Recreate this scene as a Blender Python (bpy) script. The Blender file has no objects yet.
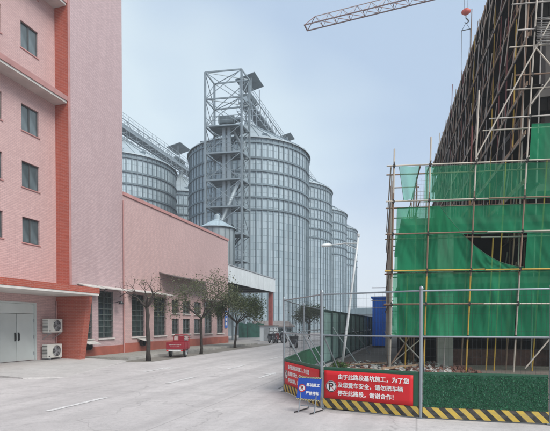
import bpy, bmesh, math, random
from mathutils import Vector, Matrix, Quaternion, noise as mnoise
random.seed(7)
SC = bpy.context.scene
COL = SC.collection
R = math.radians
V = Vector

# ------------------------------------------------------------------ camera
F = 470.0                                  # focal length in photo pixels (550 wide)
TH = math.atan2(142.0, F)                  # camera looks left of the street direction (+Y)
CS, SN = math.cos(TH), math.sin(TH)
EYE = 1.65
PITCH = R(1.0)
cam = bpy.data.cameras.new('camera')
cam.sensor_width = 36.0
cam.lens = F / 550.0 * 36.0
cam.shift_y = (324 + F * math.tan(PITCH) - 215.5) / 550.0
cam.clip_start = 0.1
cam.clip_end = 3000
camo = bpy.data.objects.new('camera', cam)
COL.objects.link(camo)
camo.location = (0, 0, EYE)
camo.rotation_euler = (math.pi / 2 - PITCH, 0, TH)
SC.camera = camo

# ------------------------------------------------------------------ world, sun, exposure
SUN_EL, SUN_AZ = R(48), R(120)
w = bpy.data.worlds.new('World'); SC.world = w; w.use_nodes = True
nt = w.node_tree; nt.nodes.clear()
wo = nt.nodes.new('ShaderNodeOutputWorld'); bg = nt.nodes.new('ShaderNodeBackground')
sky = nt.nodes.new('ShaderNodeTexSky'); sky.sky_type = 'NISHITA'; sky.sun_disc = False
sky.sun_elevation = SUN_EL; sky.sun_rotation = SUN_AZ
sky.air_density = 1.0; sky.dust_density = 3.0; sky.ozone_density = 1.5
tc = nt.nodes.new('ShaderNodeTexCoord'); mp = nt.nodes.new('ShaderNodeMapping')
mp.inputs['Scale'].default_value = (1.3, 1.3, 2.2); mp.inputs['Location'].default_value = (-3.2, 7.1, 2.5)
nz = nt.nodes.new('ShaderNodeTexNoise'); nz.inputs['Scale'].default_value = 1.1
nz.inputs['Detail'].default_value = 3; nz.inputs['Roughness'].default_value = 0.5
cr = nt.nodes.new('ShaderNodeValToRGB')
cr.color_ramp.elements[0].position = 0.40; cr.color_ramp.elements[0].color = (3.35, 4.25, 5.45, 1)
cr.color_ramp.elements[1].position = 0.60; cr.color_ramp.elements[1].color = (5.0, 5.85, 6.3, 1)
mx = nt.nodes.new('ShaderNodeMix'); mx.data_type = 'RGBA'; mx.inputs['Factor'].default_value = 0.86
bg.inputs['Strength'].default_value = 0.1
nt.links.new(tc.outputs['Generated'], mp.inputs['Vector']); nt.links.new(mp.outputs['Vector'], nz.inputs['Vector'])
nt.links.new(nz.outputs['Fac'], cr.inputs['Fac'])
sz = nt.nodes.new('ShaderNodeSeparateXYZ'); nt.links.new(tc.outputs['Generated'], sz.inputs[0])
hr_ = nt.nodes.new('ShaderNodeMapRange'); hr_.interpolation_type = 'SMOOTHSTEP'; nt.links.new(sz.outputs['Z'], hr_.inputs['Value'])
hr_.inputs['From Min'].default_value = 0.0; hr_.inputs['From Max'].default_value = .36; hr_.inputs['To Min'].default_value = .85; hr_.inputs['To Max'].default_value = 0.0
hx = nt.nodes.new('ShaderNodeMix'); hx.data_type = 'RGBA'; hx.inputs['B'].default_value = (5.3, 5.6, 6.05, 1)      # paler towards the horizon
nt.links.new(hr_.outputs[0], hx.inputs['Factor']); nt.links.new(cr.outputs['Color'], hx.inputs['A'])
nt.links.new(sky.outputs['Color'], mx.inputs['A']); nt.links.new(hx.outputs['Result'], mx.inputs['B'])
nt.links.new(mx.outputs['Result'], bg.inputs['Color']); nt.links.new(bg.outputs['Background'], wo.inputs['Surface'])
sl = bpy.data.lights.new('sun', 'SUN'); sl.energy = 2.3; sl.angle = R(36); sl.color = (1.0, 0.96, 0.9)
so = bpy.data.objects.new('sun', sl); COL.objects.link(so)
# direction towards the sun: behind the camera, a little right
sd = V((math.sin(SUN_AZ) * math.cos(SUN_EL), math.cos(SUN_AZ) * math.cos(SUN_EL), math.sin(SUN_EL)))
so.rotation_euler = sd.to_track_quat('Z', 'Y').to_euler()
so.location = (0, 0, 60)
vs = SC.view_settings
vs.view_transform = 'Standard'; vs.look = 'None'; vs.exposure = 0.66; vs.gamma = 1.0; vs.use_curve_mapping = False
SC.render.engine = 'CYCLES'
SC.cycles.use_denoising = True
SC.cycles.max_bounces = 8; SC.cycles.transparent_max_bounces = 16; SC.cycles.volume_bounces = 1

# ------------------------------------------------------------------ placing helpers (metres; x across, y along the street)
def ys(px, x):
    """y at which the line x = const is seen in photo column px"""
    t = (px - 275) / F
    return -x * (CS + t * SN) / (SN - t * CS)
def G(r, d, z=0.0):
    """camera-frame right / forward distance to world"""
    return V((r * CS - d * SN, r * SN + d * CS, z))
def W(px, py, d):
    """world point seen at photo pixel px, py at forward distance d"""
    cp, sp = math.cos(PITCH), math.sin(PITCH)
    yo = 324 + F * math.tan(PITCH)
    a, b = (px - 275) / F, (yo - py) / F
    fwd, up = cp + b * sp, -sp + b * cp
    k = d / fwd
    return G(a * k, d, EYE + up * k)

# ------------------------------------------------------------------ mesh helpers
class MB:
    def __init__(s): s.v = []; s.f = []
    def add(s, vs, fs):
        n = len(s.v); s.v += [V(p) for p in vs]; s.f += [tuple(i + n for i in f) for f in fs]; return s
    def box(s, x0, x1, y0, y1, z0, z1):
        return s.add([(x0,y0,z0),(x1,y0,z0),(x1,y1,z0),(x0,y1,z0),(x0,y0,z1),(x1,y0,z1),(x1,y1,z1),(x0,y1,z1)],
                     [(0,3,2,1),(4,5,6,7),(0,1,5,4),(1,2,6,5),(2,3,7,6),(3,0,4,7)])
    def obox(s, o, a, b, c):
        """box from corner o along three edge vectors"""
        o, a, b, c = V(o), V(a), V(b), V(c)
        return s.add([o, o+a, o+a+b, o+b, o+c, o+a+c, o+a+b+c, o+b+c],
                     [(0,3,2,1),(4,5,6,7),(0,1,5,4),(1,2,6,5),(2,3,7,6),(3,0,4,7)])
    def bar(s, a, b, w, h=None, up=(0,0,1)):
        a, b = V(a), V(b); h = h or w
        d = (b - a).normalized(); u = V(up)
        if abs(d.dot(u)) > .98: u = V((0, 1, 0))
        p = d.cross(u).normalized(); q = p.cross(d).normalized()
        return s.obox(a - p*w/2 - q*h/2, b - a, p*w, q*h)
    def tube(s, pts, rad, n=8, cap=True):
        pts = [V(p) for p in pts]
        if not hasattr(rad, '__len__'): rad = [rad] * len(pts)
        base = len(s.v); prev = None
        for i, p in enumerate(pts):
            d = (pts[min(i+1, len(pts)-1)] - pts[max(i-1, 0)]).normalized()
            if prev is None:
                a = d.cross(V((0,0,1)))
                if a.length < .1: a = d.cross(V((1,0,0)))
            else:
                a = prev - d * prev.dot(d)
            a.normalize(); prev = a; b = d.cross(a)
            for k in range(n):
                t = 2*math.pi*k/n
                s.v.append(p + (a*math.cos(t) + b*math.sin(t)) * rad[i])
        for i in range(len(pts)-1):
            for k in range(n):
                k2 = (k+1) % n
                s.f.append((base+i*n+k, base+i*n+k2, base+(i+1)*n+k2, base+(i+1)*n+k))
        if cap:
            s.f.append(tuple(base+k for k in reversed(range(n))))
            s.f.append(tuple(base+(len(pts)-1)*n+k for k in range(n)))
        return s
    def lathe(s, prof, n=32, c=(0,0,0), axis='z'):
        c = V(c); base = len(s.v)
        for r, z in prof:
            for k in range(n):
                t = 2*math.pi*k/n
                x, y = r*math.cos(t), r*math.sin(t)
                s.v.append(c + (V((x,y,z)) if axis == 'z' else V((x,z,y)) if axis == 'y' else V((z,x,y))))
        for i in range(len(prof)-1):
            for k in range(n):
                k2 = (k+1) % n
                s.f.append((base+i*n+k, base+i*n+k2, base+(i+1)*n+k2, base+(i+1)*n+k))
        return s
    def prism(s, poly, ext):
        ext = V(ext); n = len(poly); b = [V(p) for p in poly]
        return s.add(b + [p+ext for p in b], [tuple(reversed(range(n))), tuple(range(n, 2*n))] +
                     [(i, (i+1) % n, n+(i+1) % n, n+i) for i in range(n)])
    def grid(s, fn, nu, nv):
        base = len(s.v)
        for j in range(nv+1):
            for i in range(nu+1): s.v.append(V(fn(i/nu, j/nv)))
        for j in range(nv):
            for i in range(nu):
                a = base + j*(nu+1) + i
                s.f.append((a, a+1, a+nu+2, a+nu+1))
        return s

WL = {}                                     # object -> world (or thing-local) translation
def tag(o, label=None, cat=None, group=None, kind=None):
    if label: o['label'] = label
    if cat: o['category'] = cat
    if group: o['group'] = group
    if kind: o['kind'] = kind
    return o
def thing(name, label, cat, loc=(0,0,0), rz=0.0, group=None, local=False):
    o = bpy.data.objects.new(name, None); COL.objects.link(o)
    o.empty_display_size = .2
    o.location = loc; o.rotation_euler = (0, 0, rz)
    WL[o] = V((0,0,0)) if (local or rz) else V(loc)
    return tag(o, label, cat, group)
def mesh_of(name, mb, mat, smooth=False, fix=True):
    me = bpy.data.meshes.new(name)
    me.from_pydata([tuple(p) for p in mb.v], [], mb.f)
    if fix:
        bm = bmesh.new(); bm.from_mesh(me); bmesh.ops.recalc_face_normals(bm, faces=bm.faces); bm.to_mesh(me); bm.free()
    if mat: me.materials.append(M[mat])
    if smooth:
        me.polygons.foreach_set('use_smooth', [True]*len(me.polygons))
        if smooth == 'auto':
            me.set_sharp_from_angle(angle=R(35))
    me.update()
    return me
def part(name, mb, mat, parent=None, smooth=False, recenter=True, fix=True, bevel=0.0):
    c = V((0,0,0))
    if recenter and mb.v:
        c = V((sum(p.x for p in mb.v), sum(p.y for p in mb.v), sum(p.z for p in mb.v))) / len(mb.v)
        mb.v = [p - c for p in mb.v]
    o = bpy.data.objects.new(name, mesh_of(name, mb, mat, smooth, fix)); COL.objects.link(o)
    WL[o] = c
    o.location = c - (WL[parent] if parent else V((0,0,0)))
    if parent: o.parent = parent
    if bevel:
        m = o.modifiers.new('bevel', 'BEVEL'); m.width = bevel; m.segments = 2; m.limit_method = 'ANGLE'
    return o
def place(name, me, parent, loc, quat=None, scale=(1,1,1)):
    o = bpy.data.objects.new(name, me); COL.objects.link(o)
    o.parent = parent; o.location = V(loc) - (WL[parent] if parent else V((0,0,0)))
    o.rotation_mode = 'QUATERNION'
    if quat: o.rotation_quaternion = quat
    o.scale = scale; WL[o] = V(loc)
    return o
_unit = {}
def unit(mat, n=8):
    if (mat, n) not in _unit:
        _unit[(mat, n)] = mesh_of('pole', MB().tube([(0,0,0), (0,0,1)], 1.0, n), mat, 'auto')
    return _unit[(mat, n)]
def pole(name, a, b, r, mat, parent, n=8):
    a, b = V(a), V(b); d = b - a
    return place(name, unit(mat, n), parent, a, d.to_track_quat('Z', 'Y'), (r, r, d.length))
def tree_copy(o, parent=None):
    c = o.copy(); COL.objects.link(c); c.parent = parent; WL[c] = WL[o].copy()
    for ch in list(o.children): tree_copy(ch, c)
    return c

# ------------------------------------------------------------------ materials
M = {}
def nodes(name, rough=.7, metal=0.0, spec=.5):
    m = bpy.data.materials.new(name); m.use_nodes = True; M[name] = m
    t = m.node_tree; b = t.nodes['Principled BSDF']
    b.inputs['Roughness'].default_value = rough; b.inputs['Metallic'].default_value = metal
    b.inputs['Specular IOR Level'].default_value = spec
    return m, t, b
def N(t, kind, **kw):
    n = t.nodes.new('ShaderNode' + kind)
    for k, v in kw.items():
        if hasattr(n, k): setattr(n, k, v)
        else: n.inputs[k.replace('_', ' ')].default_value = v
    return n
def L(t, a, b): t.links.new(a, b)
def mixc(t, fac, a, b, mode='MIX'):
    m = t.nodes.new('ShaderNodeMix'); m.data_type = 'RGBA'; m.blend_type = mode
    for key, val in (('Factor', fac), ('A', a), ('B', b)):
        if hasattr(val, 'links'): t.links.new(val, m.inputs[key])
        elif key == 'Factor': m.inputs[key].default_value = val
        else: m.inputs[key].default_value = (*val[:3], 1)
    return m.outputs['Result']
def ramp(t, fac, p0, p1, c0=(0,0,0), c1=(1,1,1)):
    r = t.nodes.new('ShaderNodeValToRGB'); e = r.color_ramp.elements
    e[0].position, e[1].position = p0, p1; e[0].color = (*c0, 1); e[1].color = (*c1, 1)
    t.links.new(fac, r.inputs['Fac']); return r.outputs['Color']
def objco(t, scale=(1,1,1)):
    c = N(t, 'TexCoord'); m = N(t, 'Mapping'); m.inputs['Scale'].default_value = scale
    L(t, c.outputs['Object'], m.inputs['Vector']); return m.outputs['Vector']
def noi(t, vec, scale, detail=4, rough=.55):
    n = N(t, 'TexNoise'); n.inputs['Scale'].default_value = scale; n.inputs['Detail'].default_value = detail
    n.inputs['Roughness'].default_value = rough
    if vec: L(t, vec, n.inputs['Vector'])
    return n.outputs['Fac']
def bump(t, b, h, strength=.3, dist=.01):
    n = N(t, 'Bump'); n.inputs['Strength'].default_value = strength; n.inputs['Distance'].default_value = dist
    L(t, h, n.inputs['Height']); L(t, n.outputs['Normal'], b.inputs['Normal'])
def plain(name, col, rough=.6, metal=0.0, var=.25, scale=3.0, spec=.5, bmp=0.0):
    """even colour with blotchy wear and random per-object tint"""
    m, t, b = nodes(name, rough, metal, spec)
    v = objco(t); n = noi(t, v, scale, 6, .6)
    dark = tuple(c*(1-var) for c in col); lite = tuple(min(1, c*(1+var*.6)) for c in col)
    c = ramp(t, n, .3, .7, dark, lite)
    oi = N(t, 'ObjectInfo'); mr = N(t, 'MapRange'); mr.inputs['To Min'].default_value = .85; mr.inputs['To Max'].default_value = 1.1
    L(t, oi.outputs['Random'], mr.inputs['Value'])
    vm = N(t, 'VectorMath', operation='SCALE'); L(t, c, vm.inputs[0]); L(t, mr.outputs['Result'], vm.inputs['Scale'])
    L(t, vm.outputs['Vector'], b.inputs['Base Color'])
    if bmp: bump(t, b, noi(t, v, scale*8, 3), bmp)
    return m
def tile(name, c1, c2, mort, bw=.2, bh=.068, ms=.007, stain=.34):
    m, t, b = nodes(name, .45, 0, .4)
    c = N(t, 'TexCoord'); sp = N(t, 'SeparateXYZ'); L(t, c.outputs['Object'], sp.inputs[0])
    ad = N(t, 'Math', operation='ADD'); L(t, sp.outputs['X'], ad.inputs[0]); L(t, sp.outputs['Y'], ad.inputs[1])
    cb = N(t, 'CombineXYZ'); L(t, ad.outputs[0], cb.inputs['X']); L(t, sp.outputs['Z'], cb.inputs['Y'])
    br = N(t, 'TexBrick'); L(t, cb.outputs[0], br.inputs['Vector'])
    br.inputs['Color1'].default_value = (*c1, 1); br.inputs['Color2'].default_value = (*c2, 1); br.inputs['Mortar'].default_value = (*mort, 1)
    br.inputs['Scale'].default_value = 1; br.inputs['Brick Width'].default_value = bw; br.inputs['Row Height'].default_value = bh
    br.inputs['Mortar Size'].default_value = ms; br.inputs['Mortar Smooth'].default_value = .2; br.inputs['Bias'].default_value = 0
    big = noi(t, objco(t, (.35, .35, .12)), 1.0, 6, .65)
    c2_ = mixc(t, ramp(t, big, .35, .75, (0,0,0), (stain,)*3), br.outputs['Color'], tuple(x*.55 for x in c1))
    stk = noi(t, objco(t, (5, 5, .25)), 1.0, 4, .6)
    c3 = mixc(t, ramp(t, stk, .55, .8, (0,0,0), (stain*.8,)*3), c2_, tuple(x*.5 for x in c1))
    L(t, c3, b.inputs['Base Color'])
    inv = N(t, 'Math', operation='SUBTRACT'); inv.inputs[0].default_value = 1; L(t, br.outputs['Fac'], inv.inputs[1])
    bump(t, b, inv.outputs[0], .35, .006)
    return m
tile('pink_tile', (.64,.44,.425), (.55,.37,.36), (.42,.29,.285))
tile('pale_pink_tile', (.575,.425,.435), (.49,.355,.365), (.37,.28,.285))
tile('red_tile', (.43,.105,.07), (.35,.085,.06), (.44,.22,.18), .2, .068, .006)
plain('coping', (.48,.25,.235), .6, var=.2, scale=2)
plain('soffit', (.62,.60,.57), .8, var=.2, scale=1.5)
plain('red_band', (.40,.12,.085), .6, var=.25, scale=1.5)
plain('white_door', (.56,.60,.59), .45, var=.08, scale=1)
plain('ac_white', (.68,.68,.64), .5, var=.12, scale=3)
plain('dark_plastic', (.03,.032,.035), .5)
plain('dark_metal', (.06,.065,.07), .45, .5)
plain('window_frame', (.10,.11,.115), .5, .3)
plain('grille_green', (.13,.155,.15), .6, .2)
plain('awning', (.55,.53,.50), .7, var=.3, scale=2)
plain('dark_awning', (.16,.13,.125), .7, var=.3, scale=2)
plain('white_sheet', (.68,.73,.76), .5, var=.1, scale=.6)
plain('grey_steel', (.40,.43,.45), .45, .4, var=.2)
plain('fence_steel', (.30,.335,.36), .4, .5, var=.2, scale=6)
plain('tower_steel', (.25,.30,.325), .5, .4, var=.2, scale=.8)
plain('tower_dark', (.13,.17,.19), .6, .3, var=.3, scale=.8)
plain('silo_ring', (.15,.20,.23), .6, .3, var=.25, scale=.3)
plain('silo_rib', (.17,.22,.25), .5, .4, var=.25, scale=.3)
plain('silo_roof', (.36,.42,.45), .5, .35, var=.2, scale=.3)
plain('gallery', (.30,.35,.38), .5, .4, var=.25, scale=.4)
plain('red_column', (.34,.10,.09), .6)
plain('trike_red', (.27,.014,.026), .4, var=.2)
plain('worn_print', (.50,.42,.41), .6, var=.4, scale=20)
plain('white_paint', (.72,.72,.72), .5, var=.12, scale=8)
plain('tyre', (.022,.022,.022), .85)
plain('seat_black', (.025,.024,.024), .5)
plain('scooter_dark', (.045,.045,.055), .35)
plain('scooter_wine', (.14,.03,.035), .35)
plain('scooter_grey', (.2,.21,.22), .35)
plain('lamp_white', (.55,.58,.59), .4, var=.08)
plain('banner_red', (.62,.012,.018), .55, var=.06, scale=1.5)
plain('text_white', (.85,.84,.82), .6, var=.05)
plain('black_paint', (.02,.02,.02), .6)
plain('sign_blue', (.01,.075,.42), .4, var=.08)
plain('sign_red', (.6,.02,.02), .5)
plain('panel_green', (.022,.10,.055), .5, var=.2)
plain('hoarding_green', (.25,.37,.36), .9, 0, var=.25, scale=1.2, spec=.08)
plain('hoarding_rail', (.06,.10,.10), .8, spec=.2)
plain('blue_cabin', (.015,.2,.85), .5, var=.15, scale=1)
plain('pole_rust', (.25,.165,.115), .75, .2, var=.5, scale=5, bmp=.2)
plain('pole_grey', (.40,.375,.35), .6, .4, var=.35, scale=5, bmp=.2)
plain('pole_pale', (.50,.45,.38), .6, .2, var=.3, scale=5, bmp=.2)
plain('pole_yellow', (.52,.33,.05), .6, .1, var=.35, scale=5, bmp=.2)
plain('pole_maroon', (.20,.06,.055), .65, .2, var=.4, scale=5)
plain('coupler', (.045,.04,.038), .7, .4)
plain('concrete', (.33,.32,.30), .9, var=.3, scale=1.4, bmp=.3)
plain('shaded_concrete', (.11,.10,.092), .9, var=.35, scale=1.0, bmp=.3)  # darker copy of the concrete, interior shade put into its colour
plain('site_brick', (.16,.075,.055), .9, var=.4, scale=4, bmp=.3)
plain('shade_black', (.014,.012,.011), .9, var=.5, scale=1.2, spec=.05)  # near-black colour standing in for deep shade on the site buildings
plain('shaded_brick', (.07,.032,.026), .9, var=.5, scale=5)  # brick darkened to carry the shade under the podium
plain('timber', (.30,.20,.125), .8, var=.4, scale=6)
plain('cable', (.28,.27,.25), .7, var=.4, scale=12)
plain('crane_grey', (.20,.12,.11), .6, .3, var=.2)
plain('crane_pale', (.36,.27,.25), .6, .3, var=.2)
plain('crane_red', (.55,.075,.045), .55)
plain('kerb_stone', (.38,.37,.35), .9, var=.3, scale=2, bmp=.3)
plain('far_wall', (.36,.42,.46), .8, var=.15, scale=.3)
plain('far_roof', (.20,.27,.31), .7, var=.2, scale=.3)
plain('low_roof', (.22,.19,.18), .8, var=.3)
plain('tarp_green', (.012,.085,.065), .6, var=.4, scale=2)
plain('bark', (.05,.042,.036), .9, var=.5, scale=9, bmp=.6)
plain('blue_plaque', (.03,.14,.50), .5)
def glass(name, col, rough=.08):
    m, t, b = nodes(name, rough, 0, .8)
    n = noi(t, objco(t, (1,1,.6)), 1.3, 3, .5)
    L(t, ramp(t, n, .35, .65, tuple(c*.6 for c in col), tuple(c*1.6 for c in col)), b.inputs['Base Color'])
    bump(t, b, noi(t, objco(t), .7, 2), .06, .05)
glass('pane_glass', (.085,.11,.12)); glass('pane_green', (.03,.042,.04), .15)
def leaf(name, c0, c1):
    m, t, b = nodes(name, .55, 0, .3)
    gi = N(t, 'NewGeometry'); L(t, ramp(t, gi.outputs['Random Per Island'], 0, 1, c0, c1), b.inputs['Base Color'])
    tr = N(t, 'BsdfTranslucent'); tr.inputs['Color'].default_value = (*c1, 1)
    mix = N(t, 'MixShader'); mix.inputs[0].default_value = .25
    L(t, b.outputs[0], mix.inputs[1]); L(t, tr.outputs[0], mix.inputs[2]); L(t, mix.outputs[0], t.nodes['Material Output'].inputs['Surface'])
leaf('leaf_dark', (.022,.034,.012), (.085,.115,.045))
leaf('leaf_pale', (.055,.068,.035), (.16,.175,.10))
leaf('turf', (.010,.06,.03), (.04,.20,.10))
leaf('weed', (.03,.07,.015), (.09,.16,.04))
def net(name, col, alpha, wr=.12):
    m, t, b = nodes(name, .8, 0, .2)
    v = objco(t); n = noi(t, objco(t, (1.2, 1.2, .3)), 1.0, 2, .5)
    L(t, ramp(t, n, .3, .7, tuple(c*.8 for c in col), tuple(c*1.25 for c in col)), b.inputs['Base Color'])
    tl = N(t, 'BsdfTranslucent'); tl.inputs['Color'].default_value = (*[c*1.1 for c in col], 1)
    m1 = N(t, 'MixShader'); m1.inputs[0].default_value = .4; L(t, b.outputs[0], m1.inputs[1]); L(t, tl.outputs[0], m1.inputs[2])
    tp = N(t, 'BsdfTransparent'); tp.inputs['Color'].default_value = (.75, 1, .85, 1)
    mr = N(t, 'MapRange'); L(t, noi(t, objco(t, (.5,.5,.25)), 1.0, 2, .5), mr.inputs['Value'])
    mr.inputs['From Min'].default_value = .3; mr.inputs['From Max'].default_value = .7
    mr.inputs['To Min'].default_value = alpha - wr; mr.inputs['To Max'].default_value = min(1, alpha + wr)
    m2 = N(t, 'MixShader'); L(t, mr.outputs[0], m2.inputs[0]); L(t, tp.outputs[0], m2.inputs[1]); L(t, m1.outputs[0], m2.inputs[2])
    L(t, m2.outputs[0], t.nodes['Material Output'].inputs['Surface'])
net('net_green', (.022,.32,.15), .70, .08); net('net_thin', (.035,.34,.17), .48, .08); net('net_pale', (.16,.50,.38), .48)
def stripes(name, c0, c1, sc, ang=1.0):
    """diagonal hazard stripes painted along the board (local x along the board, z up)"""
    m, t, b = nodes(name, .6)
    c = N(t, 'TexCoord'); sp = N(t, 'SeparateXYZ'); L(t, c.outputs['Object'], sp.inputs[0])
    zz = N(t, 'Math', operation='MULTIPLY'); L(t, sp.outputs['Z'], zz.inputs[0]); zz.inputs[1].default_value = ang
    ad = N(t, 'Math', operation='ADD'); L(t, sp.outputs['X'], ad.inputs[0]); L(t, zz.outputs[0], ad.inputs[1])
    dv = N(t, 'Math', operation='MULTIPLY'); L(t, ad.outputs[0], dv.inputs[0]); dv.inputs[1].default_value = 1/sc
    fr = N(t, 'Math', operation='FRACT'); L(t, dv.outputs[0], fr.inputs[0])
    gt = N(t, 'Math', operation='GREATER_THAN'); L(t, fr.outputs[0], gt.inputs[0]); gt.inputs[1].default_value = .5
    col = mixc(t, gt.outputs[0], c0, c1)
    dirt = noi(t, objco(t, (2, 2, 5)), 2.5, 6, .7)
    L(t, mixc(t, ramp(t, dirt, .45, .75, (0,0,0), (.55,)*3), col, (.22,.20,.17)), b.inputs['Base Color'])
stripes('hazard', (.028,.028,.026), (.62,.43,.07), .225)
stripes('hazard_small', (.02,.02,.02), (.62,.55,.30), .035)
def ground_mat(name, c0, c1, fine, joints=None, dust=(.52,.50,.49), tracks=True):
    m, t, b = nodes(name, .9, 0, .25)
    v = objco(t)
    n1 = noi(t, v, .22, 6, .6); n2 = noi(t, v, 1.6, 7, .68); n3 = noi(t, v, fine, 3, .6)
    base = ramp(t, n1, .32, .68, tuple(x*.88 for x in c0), c1)
    base = mixc(t, ramp(t, n2, .44, .74, (0,0,0), (.75,)*3), base, tuple(x*.66 for x in c0))
    n4 = noi(t, v, 9, 5, .7); base = mixc(t, ramp(t, n4, .48, .70, (0,0,0), (.55,)*3), base, tuple(x*.58 for x in c0))
    base = mixc(t, ramp(t, n3, .38, .62, (0,0,0), (.5,)*3), base, dust)
    gr_ = noi(t, v, fine*3.2, 2, .6); base = mixc(t, ramp(t, gr_, .52, .66, (0,0,0), (.5,)*3), base, tuple(x*.45 for x in c0))
    if tracks:
        ln = noi(t, objco(t, (1.1, .035, 1)), 1.0, 5, .6)
        base = mixc(t, ramp(t, ln, .46, .68, (0,0,0), (.5,)*3), base, tuple(x*.60 for x in c0))
        sp_ = N(t, 'TexVoronoi'); sp_.inputs['Scale'].default_value = .55; L(t, v, sp_.inputs['Vector'])       # oil drips and dark spots
        sr = N(t, 'Math', operation='ADD'); L(t, sp_.outputs['Distance'], sr.inputs[0])
        sm_ = N(t, 'Math', operation='MULTIPLY'); L(t, noi(t, v, 5, 4, .7), sm_.inputs[0]); sm_.inputs[1].default_value = .35; L(t, sm_.outputs[0], sr.inputs[1])
        base = mixc(t, ramp(t, sr.outputs[0], .18, .34, (.5,)*3, (0,0,0)), base, tuple(x*.42 for x in c0))
        ck = N(t, 'TexVoronoi', feature='DISTANCE_TO_EDGE'); ck.inputs['Scale'].default_value = .26
        wv = N(t, 'VectorMath', operation='MULTIPLY_ADD')
        nn = N(t, 'TexNoise'); nn.inputs['Scale'].default_value = 1.3; nn.inputs['Detail'].default_value = 7; L(t, v, nn.inputs['Vector'])
        wv.inputs[1].default_value = (1.2,)*3; L(t, nn.outputs['Color'], wv.inputs[0]); L(t, v, wv.inputs[2])
        L(t, wv.outputs[0], ck.inputs['Vector'])
        base = mixc(t, ramp(t, ck.outputs['Distance'], .0, .005, (.45,)*3, (0,0,0)), base, (.17,.165,.16))
    if joints:
        sp = N(t, 'SeparateXYZ'); L(t, v, sp.inputs[0])
        for ax, step in joints:
            mo = N(t, 'Math', operation='PINGPONG'); L(t, sp.outputs[ax], mo.inputs[0]); mo.inputs[1].default_value = step/2
            base = mixc(t, ramp(t, mo.outputs[0], .006, .022, (.4,)*3, (0,0,0)), base, (.18,.175,.17))
    L(t, base, b.inputs['Base Color'])
    bump(t, b, n3, .35, .008)
ground_mat('road_concrete', (.50,.475,.475), (.60,.575,.57), 30, [('X', 4.0), ('Y', 5.0)])
ground_mat('asphalt', (.36,.345,.345), (.46,.445,.44), 60)
ground_mat('apron_concrete', (.48,.46,.45), (.58,.565,.55), 40, None, tracks=False)
ground_mat('pavement', (.26,.26,.22), (.36,.35,.31), 30, [('X', 1.0), ('Y', 1.0)], tracks=False)
ground_mat('site_dirt', (.12,.10,.085), (.20,.175,.15), 20, None, (.22,.195,.165), tracks=False)
ground_mat('soil', (.17,.155,.135), (.29,.275,.25), 25, None, (.30,.29,.26), tracks=False)
def worn_white(name):
    m, t, b = nodes(name, .7, 0, .3); v = objco(t)
    n = noi(t, v, 7, 8, .75)
    L(t, ramp(t, n, .40, .58, (.40,.39,.39), (.72,.72,.71)), b.inputs['Base Color'])
worn_white('road_paint')
def silo_wall_mat():
    m, t, b = nodes('silo_wall', .62, .2, .4)
    c = N(t, 'TexCoord'); sp = N(t, 'SeparateXYZ'); L(t, c.outputs['Object'], sp.inputs[0])
    at = N(t, 'Math', operation='ARCTAN2'); L(t, sp.outputs['Y'], at.inputs[0]); L(t, sp.outputs['X'], at.inputs[1])
    mu = N(t, 'Math', operation='MULTIPLY'); L(t, at.outputs[0], mu.inputs[0]); mu.inputs[1].default_value = 35 / math.pi  # 70 sheets round
    cb = N(t, 'CombineXYZ'); L(t, mu.outputs[0], cb.inputs['X']); L(t, sp.outputs['Z'], cb.inputs['Y'])
    br = N(t, 'TexBrick'); br.offset = 0.0; L(t, cb.outputs[0], br.inputs['Vector'])
    br.inputs['Color1'].default_value = (.41,.50,.55,1); br.inputs['Color2'].default_value = (.29,.375,.425,1)
    br.inputs['Mortar'].default_value = (.17,.225,.26,1); br.inputs['Scale'].default_value = 1
    br.inputs['Brick Width'].default_value = 1.0; br.inputs['Row Height'].default_value = 1.06; br.inputs['Mortar Size'].default_value = .035
    st = noi(t, objco(t, (.9,.9,.09)), 1.0, 5, .6)
    cc = mixc(t, ramp(t, st, .5, .8, (0,0,0), (.45,)*3), br.outputs['Color'], (.26,.31,.33))
    lg = noi(t, objco(t, (.12,.12,.1)), 1.0, 3, .5)
    L(t, mixc(t, ramp(t, lg, .4, .7, (0,0,0), (.35,)*3), cc, (.43,.52,.57)), b.inputs['Base Color'])
silo_wall_mat()

# ------------------------------------------------------------------ text
def lettering(name, s, size, mat, parent, origin, u, n, bold=.012, align='LEFT'):
    """flat printed characters; u reading direction, n outward normal; origin = start of baseline"""
    cu = bpy.data.curves.new('lettering', 'FONT'); cu.body = s; cu.size = size; cu.offset = 0; cu.align_x = align
    cu.extrude = .001
    o = bpy.data.objects.new('lettering', cu); COL.objects.link(o)
    bpy.context.view_layer.update()
    me = bpy.data.meshes.new_from_object(o.evaluated_get(bpy.context.evaluated_depsgraph_get()))
    bpy.data.objects.remove(o); bpy.data.curves.remove(cu)
    vs0 = [v.co.copy() for v in me.vertices]; fs0 = [tuple(p.vertices) for p in me.polygons]; nv0 = len(vs0); va, fa_ = [], []
    for k_, (ox, oy) in enumerate(((0,0), (1,0), (0,1), (1,1), (.5,.5))):          # heavier strokes
        va += [v + V((ox*bold*size, oy*bold*size, .0002*k_)) for v in vs0]; fa_ += [tuple(i + nv0*k_ for i in f) for f in fs0]
    me = bpy.data.meshes.new('lettering'); me.from_pydata(va, [], fa_)
    me.materials.append(M[mat])
    u = V(u).normalized(); n = V(n).normalized(); up = n.cross(u)
    rot = Matrix((u, up, n)).transposed().to_quaternion()
    return place(name, me, parent, origin, rot)

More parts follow.
